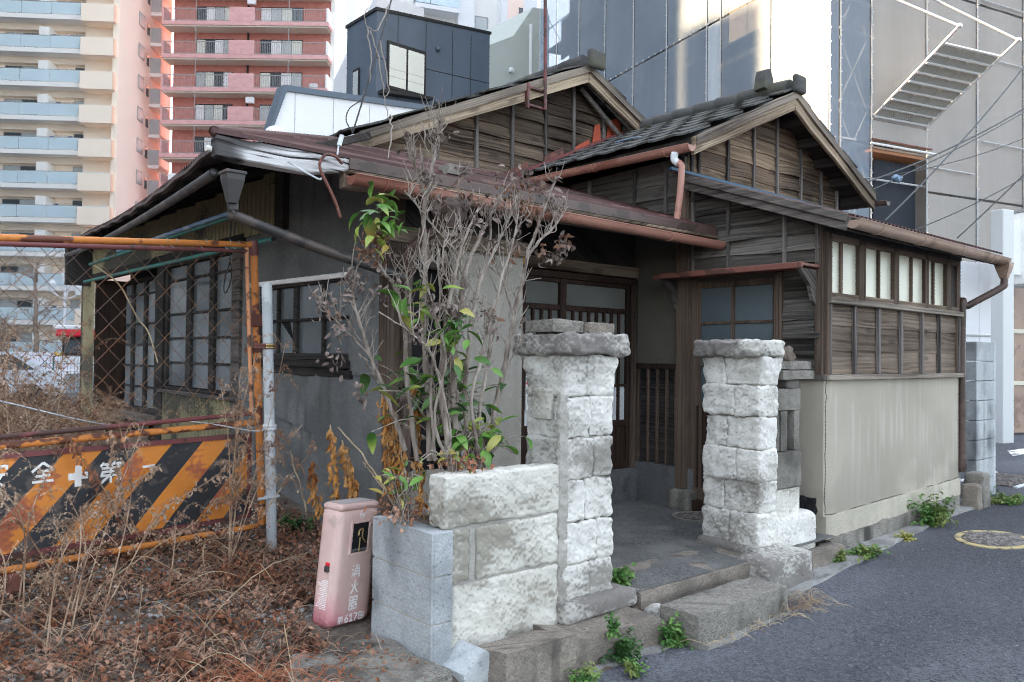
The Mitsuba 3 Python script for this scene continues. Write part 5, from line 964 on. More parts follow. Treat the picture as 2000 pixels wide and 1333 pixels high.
# extinguisher box
ang = math.radians(11); tl = math.radians(6.5)
bx0 = np.array([1.875, 3.525, .155]); bu = np.array([math.cos(ang), math.sin(ang), 0]); bd = np.array([-math.sin(ang), math.cos(ang), 0]); bu2 = bu * math.cos(tl) - EZ * math.sin(tl) * .35; bu2 /= np.linalg.norm(bu2); bz = EZ * math.cos(tl) + bu * math.sin(tl); bz /= np.linalg.norm(bz)
K = thing('extinguisher_box', 'faded pink fire extinguisher box leaning on the concrete block planter', 'fire extinguisher box')
BX = lambda name, m, mat, par=K, **k: put(name, frame(trimesh.util.concatenate(m) if isinstance(m, list) else m, bx0, bu2, bd, bz), mat, par, **k)
BX('body', rough(0, .255, 0, .135, 0, .575, .03, .0, 5, 1, .022), 'pink_plastic', smooth=True)
DR = BX('door', rough(.006, .249, -.014, .03, .012, .57, .03, .0, 5, 1, .016), 'pink_plastic', smooth=True)
BX('lid', rough(.0, .255, -.013, .135, .566, .602, .02, .0, 5, 1, .02), 'pink_plastic', smooth=True); BX('lid_dust', cbox(.02, .235, .005, .12, .6025, .6035), 'dust_grey')
fr = sbox(.082, .355, .192, .505); BX('window_frame', prism(fr.buffer(.008).difference(fr.buffer(-.003)), 'y', -.019, -.010), 'pink_plastic', DR); BX('window', box(.084, .19, -.0155, -.0145, .357, .503), 'clear_pane', DR)
BX('extinguisher', [tube([(.137, -.0175, .362), (.137, -.0175, .43)], .003, 8), tube(curve([(.125, -.0172, .44), (.13, -.0172, .465), (.15, -.0172, .47), (.152, -.0172, .43), (.175, -.0172, .40)], 5), .004, 6)], 'brass', DR)
BX('glint', cbox(.09, .185, -.0172, -.0165, .362, .376, .0004), 'bright_steel', DR)
def btext(ch, x0, z0, w_, h_, sw): m = strokes(KANJI[ch], h_, w_, sw, .0008); return frame(m, (x0, -.0146, z0), (1, 0, 0), (0, 0, 1), (0, -1, 0))
for ch, z in (('sho', .235), ('ka', .155), ('ki', .078)): BX('lettering', btext(ch, .107, z, .055, .062, .0062), 'faded_white', DR)
BX('lettering', btext('dai', .045, .02, .034, .034, .0034), 'faded_white', DR); BX('lettering', btext('go', .188, .02, .03, .034, .0034), 'faded_white', DR)
BX('number', frame(meshkit.text_mesh('6178', .036, .0008, True), (.085, -.0146, .02), (.92, 0, 0), (0, 0, 1), (0, -1, 0)), 'faded_white', DR)
cc = Point(.14, .54).buffer(.017); BX('emblem', [prism(cc.difference(cc.buffer(-.003)), 'y', -.0156, -.0146), prism(sbox(.131, .535, .149, .547), 'y', -.0156, -.0146)], 'faded_white', DR)
BX('latch', [cbox(-.012, .004, .03, .06, .27, .30, .004)], 'dark_pipe'); BX('latch', [cbox(-.006, .002, .03, .06, .30, .315, .004)], 'red_print')
rr = np.random.default_rng(3); BX('side_notice', [cbox(-.0012, -.0004, .03, .035 + rr.uniform(.03, .08), .225 - .0085 * i, .2285 - .0085 * i, .0001) for i in range(17)], 'faded_white', K, kind='stuff')

# ---------------------------------------------------------------- poles under the eave, mast, wires
for nm, a, b, r, mt, lb in (('laundry_pole', (2.1,4.73,2.21), (2.2,9.948,2.276), .016, 'teal_pole', 'long green laundry pole hanging under the left eave, the lowest of three'), ('laundry_pole', (2.05,5.237,2.415), (2.12,9.358,2.419), .016, 'teal_pole', 'green laundry pole lying against a blue one under the left eave'), ('laundry_pole', (2.02,5.153,2.428), (2.1,8.224,2.45), .016, 'blue_pole', 'faded blue laundry pole tied to a green one under the left eave')):
    k = thing(nm, lb, 'pole'); put('pole', tube([a, b], r, 10), mt, k, smooth=50)
    e = np.array(a) + (np.array(a) - np.array(b)) * .002; put('end', tube([np.array(a), e + (np.array(a) - np.array(b)) * .004], r * .8, 10), 'interior_dark' if b[0] == 2.2 else 'galvanised', k)
k = thing('pole_hanger', 'rusty chain hanger holding the laundry poles under the drain hopper', 'hanger'); put('strap', tube([(2,5.079,2.476), (2,5.066,2.374), (2.05,5.232,2.298)], .006, 5), 'dark_pipe', k)
solo('cord_loop', tube(curve([(2.05,5.271,2.389), (2.05,5.301,2.254), (2.05,5.294,2.115), (2.05,5.371,2.017), (2.05,5.394,1.928), (2.05,5.356,1.905), (2.05,5.278,1.969), (2.05,5.264,2.051), (2.05,5.304,2.133)], 6), .004, 5), 'black_cable', 'black cord loop hanging from the laundry poles by the veranda window', 'cord', smooth=True)
solo('bamboo_cane', tube(curve([(-1.127,1.937)[:1] + (0,) + (-1.127,1.937)[1:] if False else tuple(gp(*(-1.046,1.946), -.1)), tuple(gp(*(-0.9692,1.905), -.1)), tuple(gp(*(-0.8927,1.844), -.1)), tuple(gp(*(-0.7935,1.686), -.1)), tuple(gp(*(-0.7238,1.604), -.1)), tuple(gp(*(-0.6632,1.438), -.1))], 5), .0038, 5), 'straw', 'bent pale dead cane caught behind the chain link mesh', 'cane', smooth=True)
k = thing('aerial_mast', 'thin rust red aerial mast standing at the main gable', 'mast')
put('pole', tube([(5.385, 5.78, 3.95), (5.34, 5.78, 7.0)], .017, 9), 'maroon_metal', k, smooth=50); put('bracket', [cbox(5.16, 5.40, 5.795, 5.83, 4.13, 4.155), cbox(5.19, 5.40, 5.795, 5.83, 3.955, 3.98), cbox(5.16, 5.185, 5.79, 5.84, 3.93, 4.18)], 'maroon_metal', k)
def cable(a, b, s, r, label, mt='steel_blue_cable'): return solo('overhead_cable', tube(sag(a, b, s), r, 6, cap=True), mt, label, 'cable', smooth=True)
cable((8.55, 4.1, 3.42), (14.06,3.624,5.721), .12, .010, 'thick twisted grey cable running from the gable roof to the upper right')
cable((8.433,3.787,2.965), (14.51,3.874,6.779), .12, .009, 'steep dark cable crossing the catch platform corner down to the street eave')
cable((8.6, 4.1, 3.32), (14.12,3.84,5.554), .05, .007, 'pale cable with blue wrapped joint running from the right end of the gable roof')
cable((8.5, 4.1, 3.46), (15.06,4.094,5.343), .12, .006, 'thin wire running level to the right below the thick twisted cable', 'black_cable')
cable((8.876,4.203,2.755), (15.13,4.043,4.818), .10, .007, 'thin wire rising gently to the right above the street eave', 'black_cable')
cable((9.662,3.522,2.888), (12.8,3.42,4.52), .02, .008, 'thin black wire rising steeply from the end of the street gutter', 'black_cable')
k = solo('cable_joint', wob(trimesh.creation.icosphere(3, .045).apply_scale([1.3, 1, .9]).apply_translation((8.725,3.788,3.465)), .02, 30, 4), 'blue_pole', 'lump of pale blue tape on the wires by the right gable end', 'cable joint', smooth=True)
cable((3.522,5.6,4.605), (2.571,4.6,2.932), .03, .006, 'black cable coming down to the clamp on the porch eave', 'black_cable')
solo('drop_wire', tube(curve([(2.459,4.4,2.882), (2.47,4.5,2.98), (2.55,4.6,3.095), (2.746,4.8,3.242), (2.888,5,3.395)], 6), .004, 5), 'black_cable', 'curl of thin black wire above the porch roof clamp', 'wire', smooth=True)
def twig(path, r0, r1, n=6, jit=.0, seed=0):
    p = curve(path, n); rr = np.random.default_rng(seed); p[1:-1] += rr.normal(0, jit, p[1:-1].shape); return tube(p, np.linspace(r0, r1, len(p)), 5)
M('vine_bark', (.30, .265, .24), .9)
k = thing('dead_vine', 'bare dead vine dangling from the overhead cable in front of the dark house', 'vine')
for i, pp in enumerate(([(2.864,4.9,3.782), (2.92,4.9,3.67), (2.965,4.9,3.479), (2.998,4.9,3.303), (3.039,4.9,3.164)], [(2.949,4.9,3.732), (3.007,4.9,3.526), (3.022,4.9,3.382), (2.989,4.9,3.338)], [(2.847,4.9,3.796), (2.88,4.9,3.605), (2.87,4.9,3.42)], [(2.918,4.7,3.15), (2.866,4.6,2.995), (2.776,4.5,2.72)], [(3.02,4.9,4.011), (2.918,4.9,3.797), (2.822,4.9,3.843), (2.845,4.9,3.959)])): put('stem', twig(pp, .006, .003, 6, .004, i), 'vine_bark', k, smooth=True)

# ---------------------------------------------------------------- far left street
K = thing('street_lamp', 'white old fashioned street lamp with four lantern heads beyond the lot', 'street lamp')
lx, ly = 8.62, 42.72; put('pole', tube([(lx, ly, 0), (lx, ly, 4.5)], .07, 8), 'off_white', K, smooth=True)
for dx, dz in ((-.62, .0), (.0, .42), (.62, -.15), (.2, .1)):
    k = put('lantern', trimesh.convex.convex_hull([(lx + dx * .757 + a * .16 * f, ly - dx * .653 + b * .16 * f, 4.3 + dz + z) for f, z in ((.6, 0), (1, .4), (.2, .6)) for a in (-1, 1) for b in (-1, 1)]), 'glass_paper', K); put('finial', cbox(lx + dx * .757 - .04, lx + dx * .757 + .04, ly - dx * .653 - .04, ly - dx * .653 + .04, 4.88 + dz, 5.06 + dz), 'grey_panel', k)
    put('arm', tube([(lx, ly, 3.9), (lx + dx * .757, ly - dx * .653, 4.3 + dz)], .03, 5), 'off_white', K)
M('bare_bark', (.27, .215, .18), .9)
def bare_tree(name, label, base, h, seed, spread=1.0, r0=.13):
    rr = np.random.default_rng(seed); k = thing(name, label, 'tree'); base = np.array(base, float); tr = [base, base + [0, 0, h * .45], base + [rr.normal(0, .1), 0, h * .8], base + [0, 0, h]]
    put('trunk', twig(tr, r0, r0 * .25, 5, .02, seed), 'bare_bark', k, smooth=True); ms = []
    for i in range(26):
        t = rr.uniform(.35, 1); p0 = base + [0, 0, h * t]; an = rr.uniform(0, 2 * np.pi); d = np.array([math.cos(an), math.sin(an), rr.uniform(.0, .7)]); L_ = spread * rr.uniform(.5, 1.3) * (1.2 - .6 * t)
        q = [p0, p0 + d * L_ * .5 + [0, 0, .08], p0 + d * L_ + [0, 0, rr.uniform(-.1, .3)]]; ms.append(twig(q, .028, .008, 4, .03, seed + i))
        for j in range(5):
            b = q[1] + (q[2] - q[1]) * rr.uniform(0, 1); e = b + rr.normal(0, .22, 3) + [0, 0, .12]; ms.append(twig([b, (b + e) / 2 + rr.normal(0, .04, 3), e], .012, .005, 3, .0, seed + i * 7 + j))
    put('crown', ms, 'bare_bark', k, kind='stuff')
bare_tree('bare_tree', 'bare pruned street tree seen through the mesh left of the house', (6.8, 38.9, 0), 5.2, 5, 1.5)
bare_tree('bare_bush', 'leafless bush left of the pruned street tree', (5.3, 37.0, 0), 2.6, 9, 1.0, .05)
K = thing('kiosk', 'small kiosk with a red roof edge beyond the lot, left of the veranda', 'kiosk'); L = local((6.75, 33.8), R0, F0)
L('roof', cbox(-.1, 2.6, -.3, 2, 2.02, 2.28, .05), 'red_print', K); L('roof_top', cbox(-.2, 2.6, -.3, 2, 2.285, 2.45, .05), 'off_white', K); L('wall', cbox(0, 2.5, 0, 1.8, 0, 2.0), 'dark_frame', K); L('counter', cbox(-.05, 2.5, -.1, 0, .7, 1.3), 'cloth_white', K); L('window', cbox(.1, 2.3, -.04, 0, 1.4, 1.9), 'window_dark', K)
def car(name, label, O, u_, mat):
    K = thing(name, label, 'car'); w_ = np.array([-u_[1], u_[0], 0]); L = local(O, u_, w_)
    prof = [(0, .35), (.05, .75), (.9, .92), (1.5, 1.42), (3.1, 1.45), (3.9, 1.0), (4.3, .9), (4.35, .4)]
    m = prism(prof, 'y', 0, 1.7).subdivide_to_size(.3); L('body', m, mat, K); L('window', prism([(1.1, .97), (1.55, 1.36), (3.0, 1.38), (3.6, 1.0)], 'y', -.01, 0), 'window_dark', K); L('windscreen', prism([(.95, .96), (1.45, 1.40), (1.48, 1.36), (1.02, .94)], 'y', .15, 1.55), 'window_dark', K)
    for a in (.8, 3.5): L('wheel', prism(Point(a, .33).buffer(.32), 'y', -.03, .2), 'dark_frame', K)
M('car_silver', (.55, .62, .72), .25, .6, metallic=.3); M('car_blue', (.12, .26, .48), .25, .6)
car('parked_car', 'pale silver blue car parked behind the dry weeds at the left edge', (1.2, 25.5), np.array([.80, -.60, 0]), 'car_silver')
car('parked_car', 'blue car parked behind the silver one at the far left', (.6, 29.5), np.array([.80, -.60, 0]), 'car_blue')
K = thing('mesh_fence', 'green wire mesh fence along the far side of the vacant lot', 'fence')
L = local((3.2, 24.5), R0, F0)
for i in range(8): L('post', tube([(i * .9 - 1, 0, 0), (i * .9 - 1, 0, 1.35)], .02, 6), 'teal_pole', K)
L('mesh', [cbox(a, a + .008, -.004, .004, .1, 1.3, .001) for a in np.arange(-1, 6, .09)] + [cbox(-1, 6, -.004, .004, z, z + .01, .001) for z in np.arange(.15, 1.35, .2)], 'teal_pole', K, kind='stuff')
solo('yellow_bush', wob(trimesh.creation.icosphere(3, .5).apply_translation((7.6, 37.5, .9)), .3, 5, 3), 'yellow_plate', 'small yellow bush beneath the bare street tree', 'bush')

# ---------------------------------------------------------------- plants
def leafcol(a, b, c): return proc(lambda p, n, uv: mix(mix(a, b, smoothstep(.3, .7, noise(p.x * 14, p.y * 14, p.z * 14))), c, smoothstep(.55, .75, noise(p.x * 6 + 5, p.y * 6, p.z * 6))))
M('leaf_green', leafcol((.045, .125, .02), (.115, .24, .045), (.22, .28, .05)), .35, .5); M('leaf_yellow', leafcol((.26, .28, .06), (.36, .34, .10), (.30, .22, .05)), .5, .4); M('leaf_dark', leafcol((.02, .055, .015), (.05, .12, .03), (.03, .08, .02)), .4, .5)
M('leaf_orange', leafcol((.36, .155, .04), (.50, .27, .10), (.20, .075, .025)), .8, .2); M('leaf_dead', leafcol((.11, .085, .075), (.25, .20, .18), (.16, .085, .055)), .9, .15)
M('leaf_litter', leafcol((.19, .088, .056), (.42, .25, .18), (.28, .12, .068)), .9, .15); M('litter_dark', leafcol((.09, .055, .042), (.20, .135, .105), (.14, .075, .052)), .9, .1); M('straw', leafcol((.36, .27, .17), (.50, .40, .27), (.24, .16, .10)), .85, .2); M('brush_brown', leafcol((.29, .185, .125), (.45, .325, .235), (.22, .125, .085)), .9, .15); M('root_red', leafcol((.30, .10, .05), (.40, .16, .09), (.22, .08, .045)), .8, .2)
M('shrub_bark', proc(lambda p, n, uv: mix((.13, .10, .082), (.45, .395, .35), dr.clip(.9 * noise(p.x * 60, p.y * 60, p.z * 14) + .5 * noise(p.x * 12, p.y * 12, p.z * 5) - .25, 0, 1))), .9, .2)
M('weed_green', leafcol((.05, .13, .03), (.12, .22, .06), (.16, .20, .06)), .6, .3); M('pebble', leafcol((.22, .22, .22), (.42, .42, .41), (.12, .12, .12)), .9, .2)
def leaf(L_, W_, bend, fold, serr=0, n=6):
    t = np.linspace(0, 1, n + 1); w_ = W_ * np.sin(np.pi * t ** .8) ** .9 * .5 + .0004; V = []
    for i, q in enumerate(t):
        a = bend * q; x = L_ * (math.sin(a) / bend if abs(bend) > .01 else q); z = -L_ * ((1 - math.cos(a)) / bend if abs(bend) > .01 else 0)
        s = 1 + (serr if i % 2 else 0)
        V += [(x, -w_[i] * s, z + fold * w_[i]), (x, 0, z), (x, w_[i] * s, z + fold * w_[i])]
    F = []
    for i in range(n):
        for k in (0, 1): a = i * 3 + k; F += [(a, a + 3, a + 4), (a, a + 4, a + 1)]
    return trimesh.Trimesh(np.array(V), F, process=False)
def place(m, o, az, el, roll=0.):
    x = np.array([math.cos(az) * math.cos(el), math.sin(az) * math.cos(el), math.sin(el)]); y = np.cross([0, 0, 1.], x); y /= np.linalg.norm(y) + 1e-9; z = np.cross(x, y)
    y2 = y * math.cos(roll) + z * math.sin(roll); z2 = np.cross(x, y2); return frame(m, o, x, y2, z2)
LEAVES = {}
def putleaf(parent, mat, o, az, el, roll, size, kind):
    key = (mat, kind)
    if key not in LEAVES:
        b = [(.0, .35, .9, .35, .0), (0, .3, .5, .5, .12), (0, .42, .25, .25, .1), (0, .36, 1.3, .2, .0)][kind]; LEAVES[key] = mikit.ply(leaf(1., b[1], b[2], b[3], b[4]), 'mat_' + mat, smooth=True)
    x = np.array([math.cos(az) * math.cos(el), math.sin(az) * math.cos(el), math.sin(el)]); y = np.cross([0, 0, 1.], x); y /= np.linalg.norm(y) + 1e-9; z = np.cross(x, y); y2 = y * math.cos(roll) + z * math.sin(roll); z2 = np.cross(x, y2)
    m = np.eye(4); m[:3, 0], m[:3, 1], m[:3, 2], m[:3, 3] = x * size, y2 * size, z2 * size, o
    k = num(parent + '__leaf'); scene[k] = {**LEAVES[key], 'to_world': T(m.tolist())}; return k
R = np.random.default_rng(77)
SH = thing('garden_shrub', 'half dead shrub with pale bare stems and withered tips behind the stone wall', 'shrub')
stems = [
 ([(2.406,3.2,0.972), (2.386,3.2,1.229), (2.378,3.2,1.484), (2.416,3.2,1.742), (2.433,3.2,1.885), (2.493,3.2,2.033), (2.591,3.2,2.202), (2.693,3.2,2.371)], .021, .006),
 ([(2.327,3.15,0.983), (2.267,3.15,1.335), (2.28,3.15,1.608), (2.326,3.15,1.836), (2.389,3.15,2.069), (2.483,3.15,2.247)], .014, .005),
 ([(2.651,3.25,0.948), (2.692,3.25,1.215), (2.749,3.25,1.431), (2.81,3.25,1.707), (2.888,3.25,1.963), (2.913,3.25,2.077), (3.017,3.25,2.287), (3.113,3.25,2.518)], .016, .006),
 ([(2.905,3.25,2.048), (2.953,3.2,2.133), (3.069,3.2,2.23), (3.159,3.2,2.342)], .009, .004),
 ([(2.311,3.3,0.969), (2.293,3.3,1.328), (2.263,3.3,1.636), (2.267,3.3,1.943), (2.254,3.3,2.199), (2.265,3.3,2.29)], .015, .010),
 ([(2.265,3.3,2.29), (2.291,3.28,2.459), (2.31,3.27,2.589), (2.325,3.27,2.683)], .009, .003),
 ([(2.265,3.3,2.29), (2.211,3.3,2.398), (2.163,3.3,2.517)], .008, .004),
 ([(2.268,3.35,0.967), (2.2,3.35,1.379), (2.18,3.35,1.634), (2.133,3.35,1.81), (2.004,3.3,1.922), (1.927,3.3,2.012)], .013, .006),
 ([(2.229,3.4,1.016), (2.129,3.4,1.251), (2.023,3.4,1.48), (1.935,3.35,1.626), (1.885,3.35,1.794), (1.889,3.35,1.892)], .012, .004),
 ([(2.023,3.4,1.48), (1.923,3.4,1.577), (1.812,3.4,1.672), (1.753,3.4,1.722)], .006, .003),
 ([(2.43,3.2,1.884), (2.381,3.18,1.995), (2.301,3.18,2.063), (2.223,3.18,2.13), (2.059,3.18,2.276)], .008, .003),
 ([(2.26,3.1,0.994), (2.197,3.1,1.193), (2.252,3.1,1.484), (2.174,3.1,1.726), (2.133,3.1,1.869), (2.082,3.1,2.032)], .008, .003),
 ([(2.48,3.1,0.977), (2.411,3.1,1.259), (2.472,3.1,1.486), (2.582,3.1,1.85), (2.665,3.1,2.066), (2.704,3.1,2.23)], .009, .004),
 ([(2.416,3.2,1.742), (2.314,3.15,1.835), (2.244,3.12,1.928), (2.252,3.12,2.052)], .006, .003),
 ([(2.529,3.2,1.852), (2.57,3.15,2.009), (2.654,3.15,2.15), (2.739,3.15,2.348)], .008, .004),
 ([(2.81,3.25,1.707), (2.701,3.2,1.863), (2.64,3.2,1.966)], .005, .003),
 ([(2.18,3.35,1.634), (2.176,3.3,1.759), (2.158,3.3,1.909), (2.208,3.3,2.015)], .006, .003),
 ([(2.859,3.15,1.597), (2.805,3.15,1.574), (2.734,3.15,1.514), (2.725,3.2,1.432)], .004, .003),
 ([(2.218,3.05,1.003), (2.251,3.05,1.145), (2.143,3.05,1.484), (2.013,3.05,1.6), (1.85,3.05,1.686)], .006, .003),
]
stems += [
 ([(2.461,3.18,0.97), (2.434,3.18,1.279), (2.452,3.18,1.536), (2.482,3.18,1.744), (2.555,3.18,1.958), (2.586,3.18,2.145), (2.557,3.18,2.274)], .014, .005),
 ([(2.354,3.22,0.974), (2.373,3.22,1.33), (2.411,3.22,1.587), (2.394,3.22,1.844), (2.433,3.22,2.055), (2.417,3.22,2.209)], .012, .004),
 ([(2.526,3.2,0.963), (2.549,3.2,1.223), (2.602,3.2,1.485), (2.623,3.2,1.698), (2.717,3.2,1.919), (2.761,3.2,2.113)], .011, .004),
 ([(2.271,3.2,0.982), (2.243,3.2,1.234), (2.251,3.2,1.483), (2.29,3.2,1.735), (2.27,3.2,1.986)], .009, .004),
]
tips = []
for i, (pts, r0, r1) in enumerate(stems):
    p = curve(pts, 6); p[1:-1] += R.normal(0, .0022, p[1:-1].shape); ms = [tube(p, np.linspace(r0, r1, len(p)) * 1.08 * (1 + .10 * R.normal(0, 1, len(p))), 7)]
    for j in range(20 if r0 > .007 else 9):
        t = R.uniform(.35, 1); k_ = min(int(t * (len(p) - 1)), len(p) - 2); b = p[k_]; an = R.uniform(0, 2 * np.pi); d = np.array([math.cos(an), math.sin(an) * .7, R.uniform(.9, 2.4)]); d /= np.linalg.norm(d); ln = R.uniform(.06, .20)
        q = [b, b + d * ln * .5 + R.normal(0, .012, 3), b + d * ln + [0, 0, .02]]; c_ = curve(q, 4); ms.append(tube(c_, np.linspace(.0038, .0016, len(c_)), 4))
        if R.random() < .6:
            e = q[1] + R.normal(0, .035, 3) + [0, 0, .04]; ms.append(tube([q[1], e], [.0026, .0014], 4))
    put('stem', ms, 'shrub_bark', SH, smooth=True); tips.append(p[-1])
def cluster(name, o, n, size, mat, parent, droop=1.0, spread=.05, label=None):
    ms = []
    for _ in range(n):
        az = R.uniform(0, 2 * np.pi); m = leaf(size * R.uniform(.6, 1.2), size * R.uniform(.22, .4), R.uniform(1.2, 3.6) * droop, R.uniform(-.8, .9), 0, 7); m.vertices[:, 1] += .2 * size * np.sin(m.vertices[:, 0] * 60 / size * .03 + R.uniform(0, 6)) * .3
        ms.append(place(m, np.array(o) + R.normal(0, spread, 3) * [1, .8, 1], az, R.uniform(-1.2, .6), R.uniform(-1.5, 1.5)))
    return put(name, ms, mat, parent, smooth=True, label=label)
for o in ((2.316,3.27,2.611), (2.154,3.3,2.528), (2.385,3.15,2.285), (2.493,3.15,2.249), (2.468,3.15,2.155), (2.693,3.2,2.376), (2.763,3.2,2.427), (2.855,3.2,2.455), (3.023,3.25,2.432), (3.095,3.25,2.37), (2.659,3.2,2.25), (2.82,3.2,2.312), (3.091,3.2,2.089), (3.15,3.2,2.153), (2.974,3.2,2.05), (2.751,3.2,2.044), (2.61,3.2,2.07), (2.268,3.28,2.39), (1.736,3.4,1.776), (1.824,3.4,1.745), (1.863,3.35,1.817), (1.895,3.35,1.868), (1.785,3.4,1.719), (1.802,3.35,1.479), (1.955,3.4,1.331), (1.853,3.4,1.624), (1.94,3.3,2.074), (2.018,3.3,2.076), (1.955,3.3,1.991), (2.039,3.3,2.011), (2.057,3.3,1.802), (2.251,3.2,2.236), (2.421,3.2,2.44), (2.858,3.15,1.652), (2.188,3.1,1.751), (2.279,3.1,1.731), (2.089,3.1,1.578), (2.519,3.1,1.64), (2.484,3.1,1.741), (2.821,3.2,2.202), (2.932,3.2,2.271)):
    cluster('dead_leaves', o, int(R.integers(13, 22)), R.uniform(.042, .066), 'leaf_dead', SH, 1.0, .032)
for o, n, sz in (((1.933,3.2,2.206), 15, .115), ((1.893,3.2,2.129), 13, .12), ((1.989,3.2,2.129), 10, .11), ((1.949,3.2,2.029), 8, .12), ((2.017,3.2,2.181), 7, .10), ((2.295,3.1,1.682), 12, .12), ((2.251,3.1,1.582), 12, .125), ((2.342,3.1,1.609), 10, .12), ((2.298,3.1,1.484), 8, .14), ((2.135,3.15,1.726), 8, .11), ((2.207,3.15,1.828), 7, .12), ((2.081,3.2,1.75), 6, .12)):
    for _ in range(n): putleaf(SH, 'leaf_green' if R.random() < .8 else 'leaf_yellow', np.array(o) + R.normal(0, .035, 3), R.uniform(0, 2 * np.pi), R.uniform(-1.0, .5), R.uniform(-.6, .6), sz * R.uniform(.55, 1.1), int(R.integers(0, 4)))
# low leafy plants in the planter
def leafy(name, label, cat, o, n, sz, mat, spread, alt='leaf_yellow', pa=.15, up=.3):
    k = thing(name, label, cat); o = np.array(o); ms = []
    for _ in range(n):
        b = o + R.normal(0, 1, 3) * np.array([spread, spread * .6, spread * .55]); az = R.uniform(0, 2 * np.pi); putleaf(k, alt if R.random() < pa else mat, b, az, R.uniform(-.7, .7) + up * .3, R.uniform(-.7, .7), sz * R.uniform(.5, 1.1), int(R.integers(0, 4)))
        ms.append(tube(curve([o + [R.normal(0, .03), R.normal(0, .03), -.18], (o + b) / 2 + R.normal(0, .02, 3), b], 4), .0026, 4))
    put('stalks', ms, 'shrub_bark', k, smooth=True, kind='stuff'); return k
leafy('green_plant', 'glossy broad leaved green plant drooping over the stone wall beside the left pillar', 'plant', (2.478,3.12,1.09), 60, .135, 'leaf_green', .09, pa=.12)
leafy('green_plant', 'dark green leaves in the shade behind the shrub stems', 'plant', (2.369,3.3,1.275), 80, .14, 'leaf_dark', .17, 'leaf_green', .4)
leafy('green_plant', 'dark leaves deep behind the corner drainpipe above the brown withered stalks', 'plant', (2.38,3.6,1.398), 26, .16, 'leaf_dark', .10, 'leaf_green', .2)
leafy('olive_plant', 'low olive yellow leaved plant in the left end of the planter', 'plant', (2.043,3.12,0.914), 34, .085, 'leaf_yellow', .075, 'leaf_green', .35)
leafy('hydrangea', 'small green hydrangea with brown dried heads on top of the stone wall', 'plant', (2.231,3,1.019), 16, .075, 'leaf_green', .07, 'leaf_yellow', .4)
def litter(o, n, sp, size, mat): 
    ms = []
    for _ in range(n): ms.append(place(leaf(size * R.uniform(.6, 1.3), size * R.uniform(.3, .6), R.uniform(.6, 2.4), R.uniform(-.6, .8), 0, 4), np.array(o) + R.normal(0, 1, 3) * sp, R.uniform(0, 6.28), R.uniform(-.8, .8), R.uniform(-1, 1)))
    return ms
solo('dried_flower_head', litter((2.277,3,0.991), 120, np.array([.08, .05, .022]), .03, 'leaf_litter'), 'leaf_litter', 'pinkish brown dried flower head hanging over the top stone of the wall', 'dried flower', kind='stuff', smooth=True)
solo('dried_flower_head', litter((2.018,3.1,0.779), 110, np.array([.06, .07, .025]), .03, 'leaf_litter'), 'leaf_litter', 'brown dried flower heads spilling over the left block planter', 'dried flower', kind='stuff', smooth=True)
# orange withered plants
for lb, lines in (('withered orange stalk hanging with curled leaves left of the corner post', [[(2.073,3.9,1.116), (2.092,3.9,0.921), (2.118,3.9,0.684)], [(2.146,3.9,1.029), (2.186,3.9,0.858), (2.22,3.9,0.743)]]), ('withered orange stalks in front of the corner drainpipe', [[(2.145,3.5,1.297), (2.179,3.5,1.088), (2.214,3.5,0.798)], [(2.192,3.5,1.244), (2.233,3.5,1.006), (2.262,3.5,0.74)], [(2.224,3.45,1.063), (2.258,3.45,0.878)]]), ('tall withered orange stalk with long curled leaves in the middle of the planter', [[(2.273,3.4,1.377), (2.288,3.4,1.22), (2.311,3.4,0.958), (2.337,3.4,0.72)], [(2.249,3.4,1.299), (2.299,3.4,1.142)]]), ('small withered tan plant standing in front of the grey wall', [[(2.123,4.2,0.887), (2.139,4.2,0.71), (2.176,4.2,0.589)]])):
    k = thing('withered_plant', lb, 'plant'); ms = []
    for l in lines:
        c_ = curve(l, 8); ms.append(tube(c_, .0035, 5))
        for q in c_[1:]:
            for _ in range(5): put('leaf', place(leaf(R.uniform(.04, .075), R.uniform(.012, .024), R.uniform(.8, 2.6), R.uniform(-.5, .8), 0, 4), q + R.normal(0, .012, 3), R.uniform(0, 6.28), R.uniform(-1.5, -.7), R.uniform(-1, 1)), 'leaf_orange', k, smooth=True)
    put('stalk', ms, 'straw', k, smooth=True, kind='stuff')
solo('bare_branch', [twig([(2.641,3.6,0.997), (2.451,3.6,1.064), (2.417,3.7,1.114), (2.317,3.7,1.229), (2.219,3.7,1.396), (2.124,3.7,1.504)], .014, .005, 6, .006, 3)], 'shrub_bark', 'grey leaning bare branch crossing low in front of the corner post', 'branch', smooth=True)
for i, (pp, lb) in enumerate((([(2.19,4.4,0.556), (2.161,4.4,0.681), (2.1,4.4,0.852), (2.083,4.4,0.929)], 'curved pale dead stem near the foot of the grey wall'), ([(2.231,3.5,0.73), (2.138,3.5,0.87), (2.075,3.6,1.007), (2.011,3.7,1.12)], 'long arching pale dead stem left of the planter'), ([(2.184,3.5,0.801), (2.107,3.5,0.886), (2.042,3.5,0.963)], 'short straight pale straw by the pink box'))): solo('dead_weed', twig(pp, .005, .003, 6, .003, i), 'straw', lb, 'weed', smooth=True)
